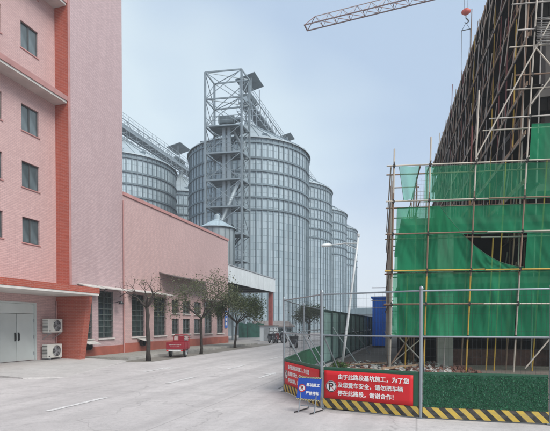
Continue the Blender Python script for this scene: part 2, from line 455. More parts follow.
# ================================================================== THE SETTING
def sheet(name, poly, z, mat, kind='structure'):
    o = part(name, MB().add([(x, y, z) for x, y in poly], [tuple(range(len(poly)))]), mat, None, recenter=False)
    if o.data.polygons[0].normal.z < 0: o.data.flip_normals()
    return tag(o, kind=kind)
sheet('ground', [(-400,-400), (400,-400), (400,400), (-400,400)], -.012, 'asphalt')
sheet('road', [(-60,-40), (60,-40), (60,8.3), (-1.5,8.6), (-3.4,11.5), (-3.6,60), (-3.6,300), (-12.5,300), (-12.5,18), (-10.3,11.4), (-60,11.4)], 0.0, 'road_concrete')
sheet('site_ground', [(-3.3,11.6), (-1.5,9.0), (60,8.6), (60,90), (-3.4,90)], .004, 'site_dirt')
sheet('tree_strip', [(-12.48,17.5), (-11.1,18.2), (-11.1,37.5), (-12.48,37.5)], .005, 'soil')
# painted lane marks
def mark(poly, label):
    o = part('lane_marking', MB().add([(x, y, .006) for x, y in poly], [tuple(range(len(poly)))]), 'road_paint', None)
    if o.data.polygons[0].normal.z < 0: o.data.flip_normals()
    return tag(o, kind='structure')
for (xa, ya, ln, wd) in [(-6.75,7.25,1.75,.13), (-6.7,11.6,1.7,.13), (-6.7,16.0,1.8,.13), (-6.65,21.0,1.8,.13), (-6.6,26.2,1.8,.13), (-6.6,31.5,1.8,.13)]:
    mark([(xa, ya), (xa+wd, ya), (xa+wd, ya+ln), (xa, ya+ln)], '')
g0 = W(181, 370, 16.8); g1 = W(205, 366.5, 18.2)
def arrow(x, y, s):
    mark([(x-.07*s, y), (x+.07*s, y), (x+.07*s, y+1.3*s), (x+.26*s, y+1.3*s), (x, y+2.2*s), (x-.26*s, y+1.3*s), (x-.07*s, y+1.3*s)], '')
arrow(-9.0, 14.2, .9); arrow(-4.6, 13.6, .8); 
# apron in front of the white door, stepped at its end, running out to road level on its long side
ap = MB().add([(-15.7,11.9,-.05), (-11.2,11.3,-.05), (-10.3,12.0,-.05), (-12.4,18.3,-.05), (-15.7,18.3,-.05),
               (-15.7,11.9,.12), (-11.4,11.33,.035), (-10.45,12.02,.006), (-12.4,18.3,.012), (-15.7,18.3,.10)],
              [(0,4,3,2,1), (5,6,7,8), (5,8,9), (0,1,6,5), (1,2,7,6), (2,3,8,7), (3,4,9,8), (4,0,5,9)])
tag(part('apron', ap, 'apron_concrete', None, recenter=False), kind='structure')
# raised pavement with kerb stones along the warehouse
pv = part('pavement', MB().box(-14.98, -12.64, 18.6, 36.4, -.05, .115), 'pavement', None); tag(pv, kind='structure')
kb_me = mesh_of('kerb_stone', MB().box(-.075, .075, -.488, .488, -.08, .13), 'kerb_stone')
y = 19.1
while y < 36.2:
    o = place('kerb_stone', kb_me, pv, (-12.56 + random.uniform(-.008,.008), y, random.uniform(-.006,.006)), Quaternion((0,0,1), random.uniform(-.006,.006))); y += .99

# ---------------------------------------------------------------- building helpers
def holewall(P0, U, H, N_, w, h, holes, depth):
    """front face of a wall with real openings and their reveals"""
    mb = MB(); P0, U, N_ = V(P0), V(U), V(N_); Z = V((0,0,1))
    us = sorted({0, w, *[a for q in holes for a in q[:2]]}); vs_ = sorted({0, h, *[a for q in holes for a in q[2:]]})
    pt = lambda u, v, k=0: P0 + U*u + Z*v - N_*k
    for i in range(len(us)-1):
        for j in range(len(vs_)-1):
            uc, vc = (us[i]+us[i+1])/2, (vs_[j]+vs_[j+1])/2
            if any(q[0] < uc < q[1] and q[2] < vc < q[3] for q in holes): continue
            mb.add([pt(us[i],vs_[j]), pt(us[i+1],vs_[j]), pt(us[i+1],vs_[j+1]), pt(us[i],vs_[j+1])], [(0,1,2,3)])
    for a, b, c, d in holes:
        for (p, q) in (((a,c),(b,c)), ((b,c),(b,d)), ((b,d),(a,d)), ((a,d),(a,c))):
            mb.add([pt(*p), pt(*q), pt(*q, depth), pt(*p, depth)], [(0,1,2,3)])
    return mb
XO, XW = -15.72, -15.0                       # office facade, warehouse / tower facade planes (street side)
# ---- office block (left edge of the photo)
office = thing('office_building', 'pink tiled office block with small dark windows and white double door, left edge', 'building', (XO, 10, 0))
oy0, oy1 = -6.0, ys(70, XW)
wz = [(5.06,6.12), (7.36,8.44), (9.70,10.80), (13.1,14.2), (15.4+.2,16.7)]
wcol = [(ys(23.3, XO), ys(40.5, XO))]
wd_ = wcol[0][1] - wcol[0][0]
c2 = ys(4.0, XO); wcol.append((c2 - wd_, c2)); wcol.append((c2 - wd_ - 2.9, c2 - 2.9)); wcol.append((c2 - wd_ - 5.8, c2 - 5.8))
dy1 = ys(35.3, XO); dy0 = ys(-1.5, XO); DH = 2.52
holes = [(a-oy0, b-oy0, z0, z1) for a, b in wcol for z0, z1 in wz] + [(dy0-oy0, dy1-oy0, .1, DH)]
part('wall', holewall((XO, oy0, 0), (0,1,0), 0, (1,0,0), oy1-oy0, 22, holes, .16), 'pink_tile', office, fix=False)
body = MB().add([(XO,oy0,0),(-30,oy0,0),(-30,oy1,0),(XO,oy1,0),(XO,oy0,22),(-30,oy0,22),(-30,oy1,22),(XO,oy1,22)], [(0,1,5,4),(1,2,6,5),(4,5,6,7)])
part('side_wall', body, 'pink_tile', office, fix=False)
def small_window(a, b, z0, z1):
    fr = MB(); x0, x1 = XO-.13, XO-.07
    fr.box(x0,x1,a,b,z0,z0+.05).box(x0,x1,a,b,z1-.05,z1).box(x0,x1,a,a+.045,z0+.05,z1-.05).box(x0,x1,b-.045,b,z0+.05,z1-.05)
    f = part('window', fr, 'window_frame', office)
    m_ = (a+b)/2
    part('mullion', MB().box(x0+.002,x1+.004,m_-.03,m_+.03,z0+.05,z1-.05), 'window_frame', f)
    part('pane', MB().box(XO-.112,XO-.10,a+.045,m_-.03,z0+.05,z1-.05), 'pane_glass', f)
    part('pane', MB().box(XO-.098,XO-.086,m_+.03,b-.045,z0+.05,z1-.05), 'pane_glass', f)
    part('sill', MB().box(XO-.005,XO+.035,a-.04,b+.04,z0-.045,z0-.003), 'coping', f)
for a, b in wcol:
    for z0, z1 in wz: small_window(a, b, z0, z1)
for zt, xe in ((11.62, ys(64.5, -15.05)), (15.95, ys(64.0, -15.05))):
    lg = part('ledge', MB().box(XO-.02, XO+.66, oy0, oy1-.02, zt-.10, zt-.002), 'soffit', office)
    part('ledge_face', MB().box(XO-.02, XO+.70, oy0-.01, oy1-.015, zt, zt+.22), 'coping', lg)
# white door
door_mid = ys(18.0, XO)
for a, b, s in ((dy0, door_mid, -1), (door_mid, dy1, 1)):
    d_ = part('door', MB().box(XO-.13, XO-.07, a+.012, b-.012, .12, 2.08), 'white_door', office, bevel=.008)
    hy = door_mid + s*.09
    part('handle', MB().tube([(XO-.07,hy,.98),(XO-.015,hy,.98),(XO-.015,hy,1.26),(XO-.07,hy,1.26)], .016), 'dark_metal', d_)
    part('lock_plate', MB().box(XO-.07, XO-.062, hy-.04, hy+.04, .94, 1.30), 'dark_metal', d_)
    for hz in (.4, 1.1, 1.8):
        ye = b - .03 if s > 0 else a + .03
        part('hinge', MB().box(XO-.07, XO-.05, ye-.02, ye+.02, hz-.06, hz+.06), 'grey_steel', d_)
part('transom_panel', MB().box(XO-.13, XO-.06, dy0+.012, dy1-.012, 2.095, 2.50), 'white_door', office, bevel=.008)
part('door_frame', MB().box(XO-.14, XO+.02, dy1-.01, dy1+.06, .1, 2.57).box(XO-.14, XO+.02, dy0-.06, dy0+.01, .1, 2.57).box(XO-.14, XO+.02, dy0+.011, dy1-.011, 2.503, 2.57), 'white_door', office)
# entrance canopy and the tapered red fin that carries it
XC = -13.43
cn = part('canopy', MB().box(XO+.003, XC, oy0-.02, oy1+.02, 2.99, 3.24), 'red_tile', office)
part('canopy_soffit', MB().box(XO+.003, XC-.012, oy0, oy1, 2.90, 2.987), 'soffit', cn)
fy0, fy1 = oy1-.02, oy1+.34
fin = MB().add([(XO-.02,fy0,0),(-14.48,fy0,0),(-14.06,fy0,2.897),(XO-.02,fy0,2.897),(XO-.02,fy1,0),(-14.48,fy1,0),(-14.06,fy1,2.897),(XO-.02,fy1,2.897)],
               [(0,1,2,3),(4,7,6,5),(0,4,5,1),(1,5,6,2),(2,6,7,3),(3,7,4,0)])
part('fin_wall', fin, 'red_tile', office)

# ---- blind stair tower: red side, pale pink front, flush with the warehouse
ty0, ty1 = oy1, ys(123.3, XW)
tower = thing('stair_tower', 'tall blank pink tiled tower with a red tiled side strip beside the office block', 'building', (XW, ty0, 0))
TW = [(ys(81.5, XW)-ty0, ys(92.5, XW)-ty0, .95, 3.3), (ys(98.5, XW)-ty0, ys(113.5, XW)-ty0, .95, 3.3)]
part('wall', holewall((XW, ty0, 0), (0,1,0), 0, (1,0,0), ty1-ty0, 24, TW, .18), 'pale_pink_tile', tower, fix=False)
part('side_strip', MB().add([(XO-.05,ty0,3.26),(XW,ty0,3.26),(XW,ty0,24),(XO-.05,ty0,24)], [(0,1,2,3)]), 'red_tile', tower, fix=False)
part('rear_wall', MB().add([(XW,ty0,24),(XW,ty1,24),(-30,ty1,24),(-30,ty0,24),(XW,ty1,0),(-30,ty1,0)], [(0,1,2,3),(1,4,5,2)]), 'pale_pink_tile', tower, fix=False)
part('corner_trim', MB().box(XW-.0, XW+.012, ty0-.012, ty0+.13, 3.26, 24), 'coping', tower)
part('base_band', MB().box(XW, XW+.03, ty0+.36, ty1, 0, .55), 'red_band', tower)
part('downpipe', MB().tube([(XW+.06, ty1-.02, .1), (XW+.06, ty1-.02, 8.2)], .035), 'coping', tower)

def grille_window(building, a, b, z0, z1, x=XW, bars=True):
    xa, xb = x-.16, x-.10
    f = part('window', MB().box(xa,xb,a,b,z0,z0+.05).box(xa,xb,a,b,z1-.05,z1).box(xa,xb,a,a+.05,z0+.05,z1-.05).box(xa,xb,b-.05,b,z0+.05,z1-.05), 'window_frame', building)
    m_ = (a+b)/2
    for p, q in ((a+.05, m_-.02), (m_+.02, b-.05)):
        part('pane', MB().box(x-.145,x-.135,p,q,z0+.05,z1-.05), 'pane_green', f)
    part('mullion', MB().box(xa+.003,xb+.003,m_-.02,m_+.02,z0+.05,z1-.05), 'window_frame', f)
    if bars:
        g = MB(); nh = max(3, int((z1-z0)/.28))
        for i in range(1, nh): zz = z0 + (z1-z0)*i/nh; g.bar((x-.05,a,zz), (x-.05,b,zz), .022)
        nv = max(2, int((b-a)/.36))
        for i in range(0, nv+1): yy = a+.02 + (b-a-.04)*i/nv; g.bar((x-.03,yy,z0), (x-.03,yy,z1), .014)
        part('grille', g, 'grille_green', f)
    part('sill', MB().box(x-.01,x+.07,a-.06,b+.06,z0-.07,z0-.003), 'soffit', f)
for a, b, z0, z1 in TW: grille_window(tower, a+ty0, b+ty0, z0, z1)
def awning(building, a, b, z, out=.75, drop=.16, mat='awning'):
    mb = MB().obox((XW+.002, a, z), (out, 0, -drop), (0, b-a, 0), (0, 0, .045))
    aw = part('awning', mb, mat, building)
    for yy in (a+.1, b-.1):
        part('awning_bracket', MB().bar((XW, yy, z-.42), (XW+out*.8, yy, z-drop*.8-.004), .025), 'dark_metal', aw)
awning(tower, ys(79, XW)-.1, ys(95, XW), 3.50, .6); awning(tower, ys(96.5, XW), ys(121, XW), 3.50, .7)
# ---- warehouse
wy0, wy1 = ty1+.005, ys(228, XW)
ware = thing('warehouse', 'long pink tiled warehouse with tall barred windows behind the pollarded trees', 'building', (XW, wy0, 0))
WW = [(132,145,.95,3.3), (154,166,.95,3.3), (204.5,212,.95,3.3), (217,223.5,.95,3.3)]
WS = [(172,179), (183,190), (194,201)]
wins = [(ys(a,XW), ys(b,XW), z0, z1) for a, b, z0, z1 in WW] + [(ys(a,XW), ys(b,XW), z0, z1) for a, b in WS for z0, z1 in ((1.0,2.0), (2.35,3.2))]
part('wall', holewall((XW, wy0, 0), (0,1,0), 0, (1,0,0), wy1-wy0, 8.5, [(a-wy0,b-wy0,c,d) for a,b,c,d in wins], .18), 'pink_tile', ware, fix=False)
part('end_wall', MB().add([(XW,wy1,0),(XW,wy1,8.5),(-34,wy1,8.5),(-34,wy1,0),(-34,wy0,8.5),(XW,wy0,8.5)], [(0,3,2,1),(1,2,4,5)]), 'pink_tile', ware, fix=False)
cp = part('coping', MB().box(XW-.3, XW+.06, wy0, wy1+.06, 8.503, 8.68), 'coping', ware)
part('base_band', MB().box(XW, XW+.03, wy0, wy1+.03, 0, .62), 'red_band', ware)
for a, b, z0, z1 in wins: grille_window(ware, a, b, z0, z1)
awning(ware, ys(127, XW), ys(168, XW)-.3, 3.52, .7); awning(ware, ys(168, -14.4), ys(213, -14.4), 4.75, 1.0, .25, 'dark_awning'); awning(ware, ys(202, XW), ys(226, XW), 3.5, .6)
for p, zz in ((84, .72), (139, .72)):                                  # small ventilation cowls under the windows
    yy = ys(p+2, XW)
    vc = part('vent_cowl', MB().obox((XW+.002, yy-.42, zz+.12), (.5,0,-.14), (0,.84,0), (0,0,.03)), 'awning', tower if p < 120 else ware)
    part('vent_fan', MB().lathe([(.0,.0),(.2,.0),(.2,.22),(.17,.22),(.16,.05),(0,.05)], 16, (XW+.002, yy, zz-.12), 'x'), 'dark_plastic', vc)
pl = thing('blue_wall_plaque', 'narrow blue plaque high on the far corner of the warehouse', 'sign', (XW+.02, ys(225.5, XW), 1.4))
yb = ys(225.6, XW)
part('board', MB().box(XW+.035, XW+.06, yb-.28, yb+.28, 1.35, 2.75), 'blue_plaque', pl)
for i in range(3): part('print_stripe', MB().box(XW+.061, XW+.064, yb-.16, yb+.16, 1.55+i*.38, 1.78+i*.38), 'text_white', pl)
# horn shaped lamp near the tall window
hl = thing('wall_lamp', 'small dark lamp on a bracket beside the tall barred window', 'lamp', (XW, ys(116, XW), 2.7), group=None)
ya = ys(115, XW)
part('arm', MB().tube([(XW, ya, 2.75), (XW+.25, ya, 2.8), (XW+.4, ya-.05, 2.78)], .018), 'dark_metal', hl)
part('lamp_shade', MB().lathe([(.02,.12),(.05,.1),(.16,-.05),(.15,-.05),(.03,.07)], 14, (XW+.42, ya-.06, 2.72)), 'dark_metal', hl, True)

# ---- air conditioners on the office wall
def aircon(label, yc, z0, group):
    a = thing('air_conditioner', label, 'air conditioner', (XO, yc, z0), group=group)
    w2, h_, d_ = .43, .60, .32
    x0 = XO+.12; x1 = x0+d_
    part('casing', MB().box(x0, x1, yc-w2, yc+w2, z0, z0+h_), 'ac_white', a, bevel=.02)
    fc = (x1+.004, yc+.09, z0+h_*.5)
    rg = part('fan_ring', MB().lathe([(.245,0),(.265,.0),(.265,.02),(.245,.02),(.245,0)], 28, fc, 'x'), 'ac_white', a, 'auto')
    fan = MB().lathe([(.0,.002),(.243,.002)], 28, fc, 'x')
    part('fan_opening', fan, 'dark_plastic', rg)
    g = MB()
    for k in range(3):
        rr = .07 + .06*k
        g.lathe([(rr,.012),(rr+.008,.012),(rr+.008,.018),(rr,.018),(rr,.012)], 24, fc, 'x')
    for k in range(6):
        t = k*math.pi/6
        dv = V((0, math.cos(t), math.sin(t)))*.243
        g.bar(V(fc)+V((.015,0,0))-dv, V(fc)+V((.015,0,0))+dv, .007)
    part('fan_guard', g, 'grey_steel', rg)
    bl = MB()
    for k in range(3):
        t = k*2*math.pi/3
        e1 = V((0, math.cos(t), math.sin(t))); e2 = V((0, -math.sin(t), math.cos(t)))
        c = V(fc)+V((.006,0,0))
        bl.add([c+e1*.04-e2*.02, c+e1*.22-e2*.10, c+e1*.22+e2*.06, c+e1*.04+e2*.03], [(0,1,2,3)])
    part('fan_blade', bl, 'grey_steel', rg)
    lv = MB()
    for k in range(8): lv.box(x0+.02, x1-.02, yc-w2-.006, yc-w2-.001, z0+.08+k*.06, z0+.10+k*.06)
    part('side_louvre', lv, 'dark_plastic', a)
    part('maker_plate', MB().box(x1+.001, x1+.005, yc-w2+.05, yc-w2+.14, z0+.06, z0+.10), 'dark_plastic', a)
    for o_ in (-.3, .3):
        part('bracket', MB().bar((XO, yc+o_, z0-.03), (x1+.03, yc+o_, z0-.03), .035).bar((XO, yc+o_, z0-.3 if z0 > .5 else z0-.05), (x1, yc+o_, z0-.03), .025), 'grey_steel', a)
    part('pipe', MB().tube([(XO+.05, yc+.5, z0+.3), (XO+.05, yc+.52, z0+.9), (XO+.05, yc+.5, min(2.85, z0+1.4))], .028), 'coping', a, True)
aircon('white air conditioner unit on a wall bracket, the upper of two beside the door', ys(53, XO+.3), 1.28, 'air conditioners beside the white door')
aircon('white air conditioner unit standing near the ground, the lower of two beside the door', ys(52.3, XO+.3), .17, 'air conditioners beside the white door')

# ---- loading canopy past the warehouse
cy0, cy1 = wy1+.04, ys(275, XW)
can = thing('loading_canopy', 'white fascia loading canopy on red columns attached to the end of the warehouse', 'canopy', (XW, cy0, 0))
fa = part('fascia', MB().box(XW-.06, XW+.02, cy0, cy1, 5.12, 6.55), 'white_sheet', can)
n = int((cy1-cy0)/.5)
for i in range(n): part('fascia_seam', MB().box(XW+.02, XW+.045, cy0+.25+i*.5, cy0+.29+i*.5, 5.14, 6.53), 'white_sheet', fa)
part('fascia_cap', MB().box(XW-.10, XW+.07, cy0, cy1+.05, 6.553, 6.64), 'grey_steel', fa)
part('end_fascia', MB().box(-28, XW-.063, cy1-.08, cy1, 5.12, 6.55), 'white_sheet', can)
part('roof_deck', MB().box(-28, XW-.07, cy0, cy1-.09, 5.5, 5.7), 'dark_awning', can)
for i in range(5): yy = cy0+1.5+i*(cy1-cy0-2)/4; part('roof_beam', MB().box(-28, XW-.08, yy-.1, yy+.1, 5.16, 5.497), 'dark_metal', can)
for xx, yy in ((-15.35, cy1-.5), (-22, cy1-.5), (-27.5, cy1-.5), (-27.5, cy0+.5)):
    part('column', MB().box(xx-.2, xx+.2, yy-.2, yy+.2, 0, 5.155), 'red_column', can)
# white store under the canopy and the low sheds beyond
st = thing('white_store_shed', 'small white metal store under the loading canopy beside the third tree', 'shed', (-18, cy0+2, 0))
part('wall', MB().box(-20.5, -16.6, cy0+.3, cy0+3.2, 0, 3.6), 'white_sheet', st)
part('door', MB().box(-16.6, -16.56, cy0+.8, cy0+2.6, .05, 2.4), 'grey_steel', st)
part('roof', MB().box(-20.7, -16.4, cy0+.1, cy0+3.4, 3.603, 3.72), 'grey_steel', st)
tp = thing('green_tarpaulin_screen', 'dark green tarpaulin screen standing in front of the silo bases', 'screen', W(251, 339, 56))
a, b = W(239, 339, 56), W(264, 339, 57.5)
a.z = b.z = 0
nn = 9
for i in range(nn+1):
    q = a.lerp(b, i/nn)
    if i % 3 == 0: pole('post', q, q+V((0,0,1.9)), .04, 'dark_metal', tp)
part('tarpaulin', MB().grid(lambda u, v: a.lerp(b, u)+V((0.03*math.sin(u*31+v*3), -.08+.05*math.sin(u*23), .02+v*(1.75+.06*math.sin(u*18)))), 40, 6), 'tarp_green', tp, True)
ws = thing('white_booth', 'white box-shaped booth beside the parked scooters under the silos', 'booth', W(269, 342, 44) * 1)
a = W(269, 342, 46); a.z = 0
part('wall', MB().box(a.x-.75, a.x+.75, a.y-.6, a.y+.6, 0, 1.45), 'white_sheet', ws)
part('roof', MB().box(a.x-.85, a.x+.85, a.y-.7, a.y+.7, 1.453, 1.53), 'low_roof', ws)
part('door', MB().box(a.x-.3, a.x+.3, a.y-.64, a.y-.602, .05, 1.3), 'grey_steel', ws)
sh = thing('low_shed', 'long low shed with brown roof at the foot of the near silo', 'shed', W(276, 334, 60) * 1)
a, b = W(259, 335, 61), W(292, 335, 62); a.z = b.z = 0
u = (b-a).normalized(); nrm = V((-u.y, u.x, 0))
part('wall', MB().obox(a, b-a, nrm*3, (0,0,1.25)), 'far_wall', sh)
part('roof', MB().prism([a-nrm*.4-u*.3+V((0,0,1.253)), a-nrm*.4-u*.3+V((0,0,1.4)), a+nrm*3.3-u*.3+V((0,0,2.1)), a+nrm*3.3-u*.3+V((0,0,1.253))], (b-a)+u*.6), 'low_roof', sh)
for i in range(4):
    p = a.lerp(b, .12+.24*i); part('window', MB().obox(p-nrm*.03+V((0,0,.5)), u*.55, nrm*.028, (0,0,.5)), 'pane_glass', sh)

# ================================================================== SILOS
SR, SE, SP = 10.0, 29.3, 34.9                # radius, eave, peak
def make_silo(loc, label):
    s = thing('grain_silo', label, 'silo', loc, group='steel grain silos')
    c = V(loc)
    part('wall', MB().lathe([(SR, 0), (SR, SE)], 70), 'silo_wall', s, True, recenter=False).location = (0,0,0)
    prof = [(SR+.35, SE-.10), (SR+.35, SE+.02), (1.0, SP), (.9, SP+.5), (0.01, SP+.55)]
    rf = part('roof', MB().lathe(prof, 70), 'silo_roof', s, 'auto', recenter=False); rf.location = (0,0,0)
    return s
silo0 = make_silo((-27.3, 75.3, 0), 'x')
sw = silo0.children
rib_me = mesh_of('roof_rib', MB().obox((1.1, -.05, SP-.05), (SR-.85, 0, SE-SP+.12), (0,.10,0), (0,0,.12)), 'silo_roof')
roof0 = [o for o in silo0.children if o.name.startswith('roof')][0]
WL[roof0] = WL[silo0].copy()
for k in range(35):
    o = place('roof_rib', rib_me, roof0, silo0.location, Quaternion((0,0,1), 2*math.pi*k/35))
stf_me = mesh_of('stiffener', MB().box(SR, SR+.11, -.085, .085, 0, SE-.12), 'silo_rib')
for k in range(70):
    place('stiffener', stf_me, silo0, silo0.location, Quaternion((0,0,1), 2*math.pi*(k+.5)/70))
for zz, hh in ((28.6,.22), (26.3,.26), (24.4,.26), (22.4,.26), (20.5,.26), (18.7,.24)):
    o = part('wind_ring', MB().lathe([(SR+.02,zz-hh/2),(SR+.2,zz-hh/2),(SR+.2,zz+hh/2),(SR+.02,zz+hh/2)], 70), 'silo_ring', silo0, 'auto', recenter=False)
    o.location = (0,0,0)
for k in range(6):
    t = R(-150 + k*24)
    part('vent_hatch', MB().obox(V(silo0.location)+V((math.cos(t)*8.7-.4, math.sin(t)*8.7-.4, SE+.55)), (.8,0,0), (0,.8,0), (0,0,.55)), 'silo_rib', roof0)
silo0['label'] = 'largest nearest steel grain silo, directly behind the lattice elevator tower'
for loc, lab in (((-27.3,97.3,0), 'second steel grain silo in the row, right of the one behind the elevator tower'),
                 ((-27.3,119.3,0), 'third steel grain silo in the row, further right and smaller in view'),
                 ((-27.3,141.3,0), 'farthest right steel grain silo at the end of the row'),
                 ((-51.7,73.7,0), 'left steel grain silo in the back row, just above the warehouse roof'),
                 ((-51.7,97.0,0), 'mostly hidden back row steel silo seen in the gap between the two large ones')):
    c = tree_copy(silo0); c.location = loc; c['label'] = lab
# small hopper bin behind the warehouse
hb = thing('hopper_bin', 'small cone-roofed steel hopper bin behind the far end of the warehouse', 'silo', G(-5.9, 48, 0))
hc = G(-5.9, 48, 0)
part('wall', MB().lathe([(.25,3.0),(1.75,5.5),(1.75,11.3)], 36, hc), 'silo_roof', hb, 'auto')
part('roof', MB().lathe([(1.95,11.25),(1.95,11.32),(.3,12.25),(.28,12.7),(0.01,12.75)], 36, hc), 'silo_wall', hb, 'auto')
for k in range(18):
    t = 2*math.pi*k/18; e = V((math.cos(t), math.sin(t), 0))
    pole('stiffener', hc+e*1.78+V((0,0,5.5)), hc+e*1.78+V((0,0,11.2)), .035, 'silo_rib', hb, 6)
for k in range(4):
    t = math.pi/4+k*math.pi/2; e = V((math.cos(t), math.sin(t), 0))
    pole('leg', hc+e*1.7, hc+e*1.7+V((0,0,5.6)), .1, 'tower_steel', hb)
for k in range(12):
    t = 2*math.pi*k/12; e = V((math.cos(t), math.sin(t), 0))
    pole('rail_post', hc+e*1.85+V((0,0,11.3)), hc+e*1.85+V((0,0,12.0)), .02, 'tower_steel', hb, 6)

# ---- elevator tower: open steel lattice
et = thing('elevator_tower', 'tall open lattice steel elevator tower with platforms standing before the near silo', 'tower', G(-6.6, 65.5, 0))
def top(px, py, d): return W(px, py, d)
dF = 64.0
cF = [G((205.8-275)/F*dF, dF), G((241.8-275)/F*dF*.9875, dF*.9875), G((249.6-275)/F*dF*1.03, dF*1.03), G((215-275)/F*dF*1.048, dF*1.048)]
TZ = W(205.8, 72.5, dF).z
lev = [0.0]; k = 9
lev = [TZ - i*3.62 for i in range(10)] ; lev.append(0.0); lev.reverse()
for c in cF: part('leg', MB().bar(c, c+V((0,0,TZ)), .24), 'tower_steel', et)
for li, z in enumerate(lev[1:]):
    for i in range(4):
        a, b = cF[i], cF[(i+1) % 4]
        part('girt', MB().bar(a+V((0,0,z)), b+V((0,0,z)), .14, .18), 'tower_steel', et)
for z in lev[4:]:
    part('plan_brace', MB().bar(cF[0]+V((0,0,z)), cF[2]+V((0,0,z)), .08), 'tower_steel', et); part('plan_brace', MB().bar(cF[1]+V((0,0,z-.09)), cF[3]+V((0,0,z-.09)), .08), 'tower_steel', et)
for li in range(len(lev)-1):
    z0, z1 = lev[li], lev[li+1]
    for i in range(4):
        a, b = cF[i], cF[(i+1) % 4]
        if (li+i) % 2: a, b = b, a
        part('brace', MB().bar(a+V((0,0,z0)), b+V((0,0,z1)), .08), 'tower_steel', et)
        if li >= 5: part('brace', MB().bar(b+V((0,0,z0)), a+V((0,0,z1)), .07), 'tower_steel', et)
for li in (1, 2, 3, 4, 5, 6, 7, 8):
    z = lev[li]
    o = cF[0]; ua = (cF[1]-cF[0]); ub = (cF[3]-cF[0])
    pf = part('platform', MB().obox(o+ua*.04+ub*.05+V((0,0,z+.1)), ua*.92, ub*.9, (0,0,.07)), 'tower_dark', et)
    rl = MB()
    for h in (.55, 1.1):
        for p, q in ((cF[0],cF[1]), (cF[1],cF[2]), (cF[3],cF[0])): rl.bar(p+V((0,0,z+.17+h)), q+V((0,0,z+.17+h)), .045)
    for j in range(1, 5):
        p = cF[0].lerp(cF[1], j/5); rl.bar(p+V((0,0,z+.17)), p+V((0,0,z+1.25)), .045)
    part('handrail', rl, 'tower_steel', pf)
    sgn = li % 2
    s0 = o+ua*(.2 if sgn else .8)+ub*.75; s1 = o+ua*(.8 if sgn else .2)+ub*.75
    if li < 8:
        stp = MB()
        for off in (-.35, .35):
            e = ub.normalized()*off
            stp.bar(s0+e+V((0,0,z+.17)), s1+e+V((0,0,lev[li+1])), .06, .2)
        for j in range(12):
            p = (s0+V((0,0,z+.17))).lerp(s1+V((0,0,lev[li+1])), (j+.5)/12); e = ub.normalized()*.33
            stp.bar(p-e, p+e, .2, .03)
        part('stair', stp, 'tower_dark', et)
mid = (cF[0]+cF[1]+cF[2]+cF[3])/4
ua = (cF[1]-cF[0]).normalized(); ub = (cF[3]-cF[0]).normalized()
for sgn in (-1, 1):
    part('elevator_leg', MB().bar(mid+ua*(.35*sgn)-ub*.3, mid+ua*(.35*sgn)-ub*.3+V((0,0,lev[8]+.6)), .42), 'silo_roof', et)
hd = part('elevator_head', MB().obox(mid-ua*1.1-ub*.75+V((0,0,lev[8]+.6)), ua*2.2, ub*.9, (0,0,1.1)), 'tower_dark', et, bevel=.15)
part('motor', MB().lathe([(.0,0),(.32,0),(.32,.9),(0,.9)], 14, mid+ua*1.15-ub*.5+V((0,0,lev[8]+1.0)), 'x'), 'tower_dark', hd)
part('spout', MB().tube([cF[1]+ub*.6-ua*.3+V((0,0,lev[6]+.6)), cF[0]+ub*.5+ua*2.0+V((0,0,lev[4]+1.6)), hc+V((0,0,12.6))], .24, 10), 'silo_roof', et, True)
part('spout', MB().tube([mid+ua*.6+V((0,0,lev[8]+.5)), mid+ua*1.6+ub*1.5+V((0,0,lev[7]+1.2)), V((-27.3,75.3,SP+.4))], .22, 10), 'silo_roof', et, True)

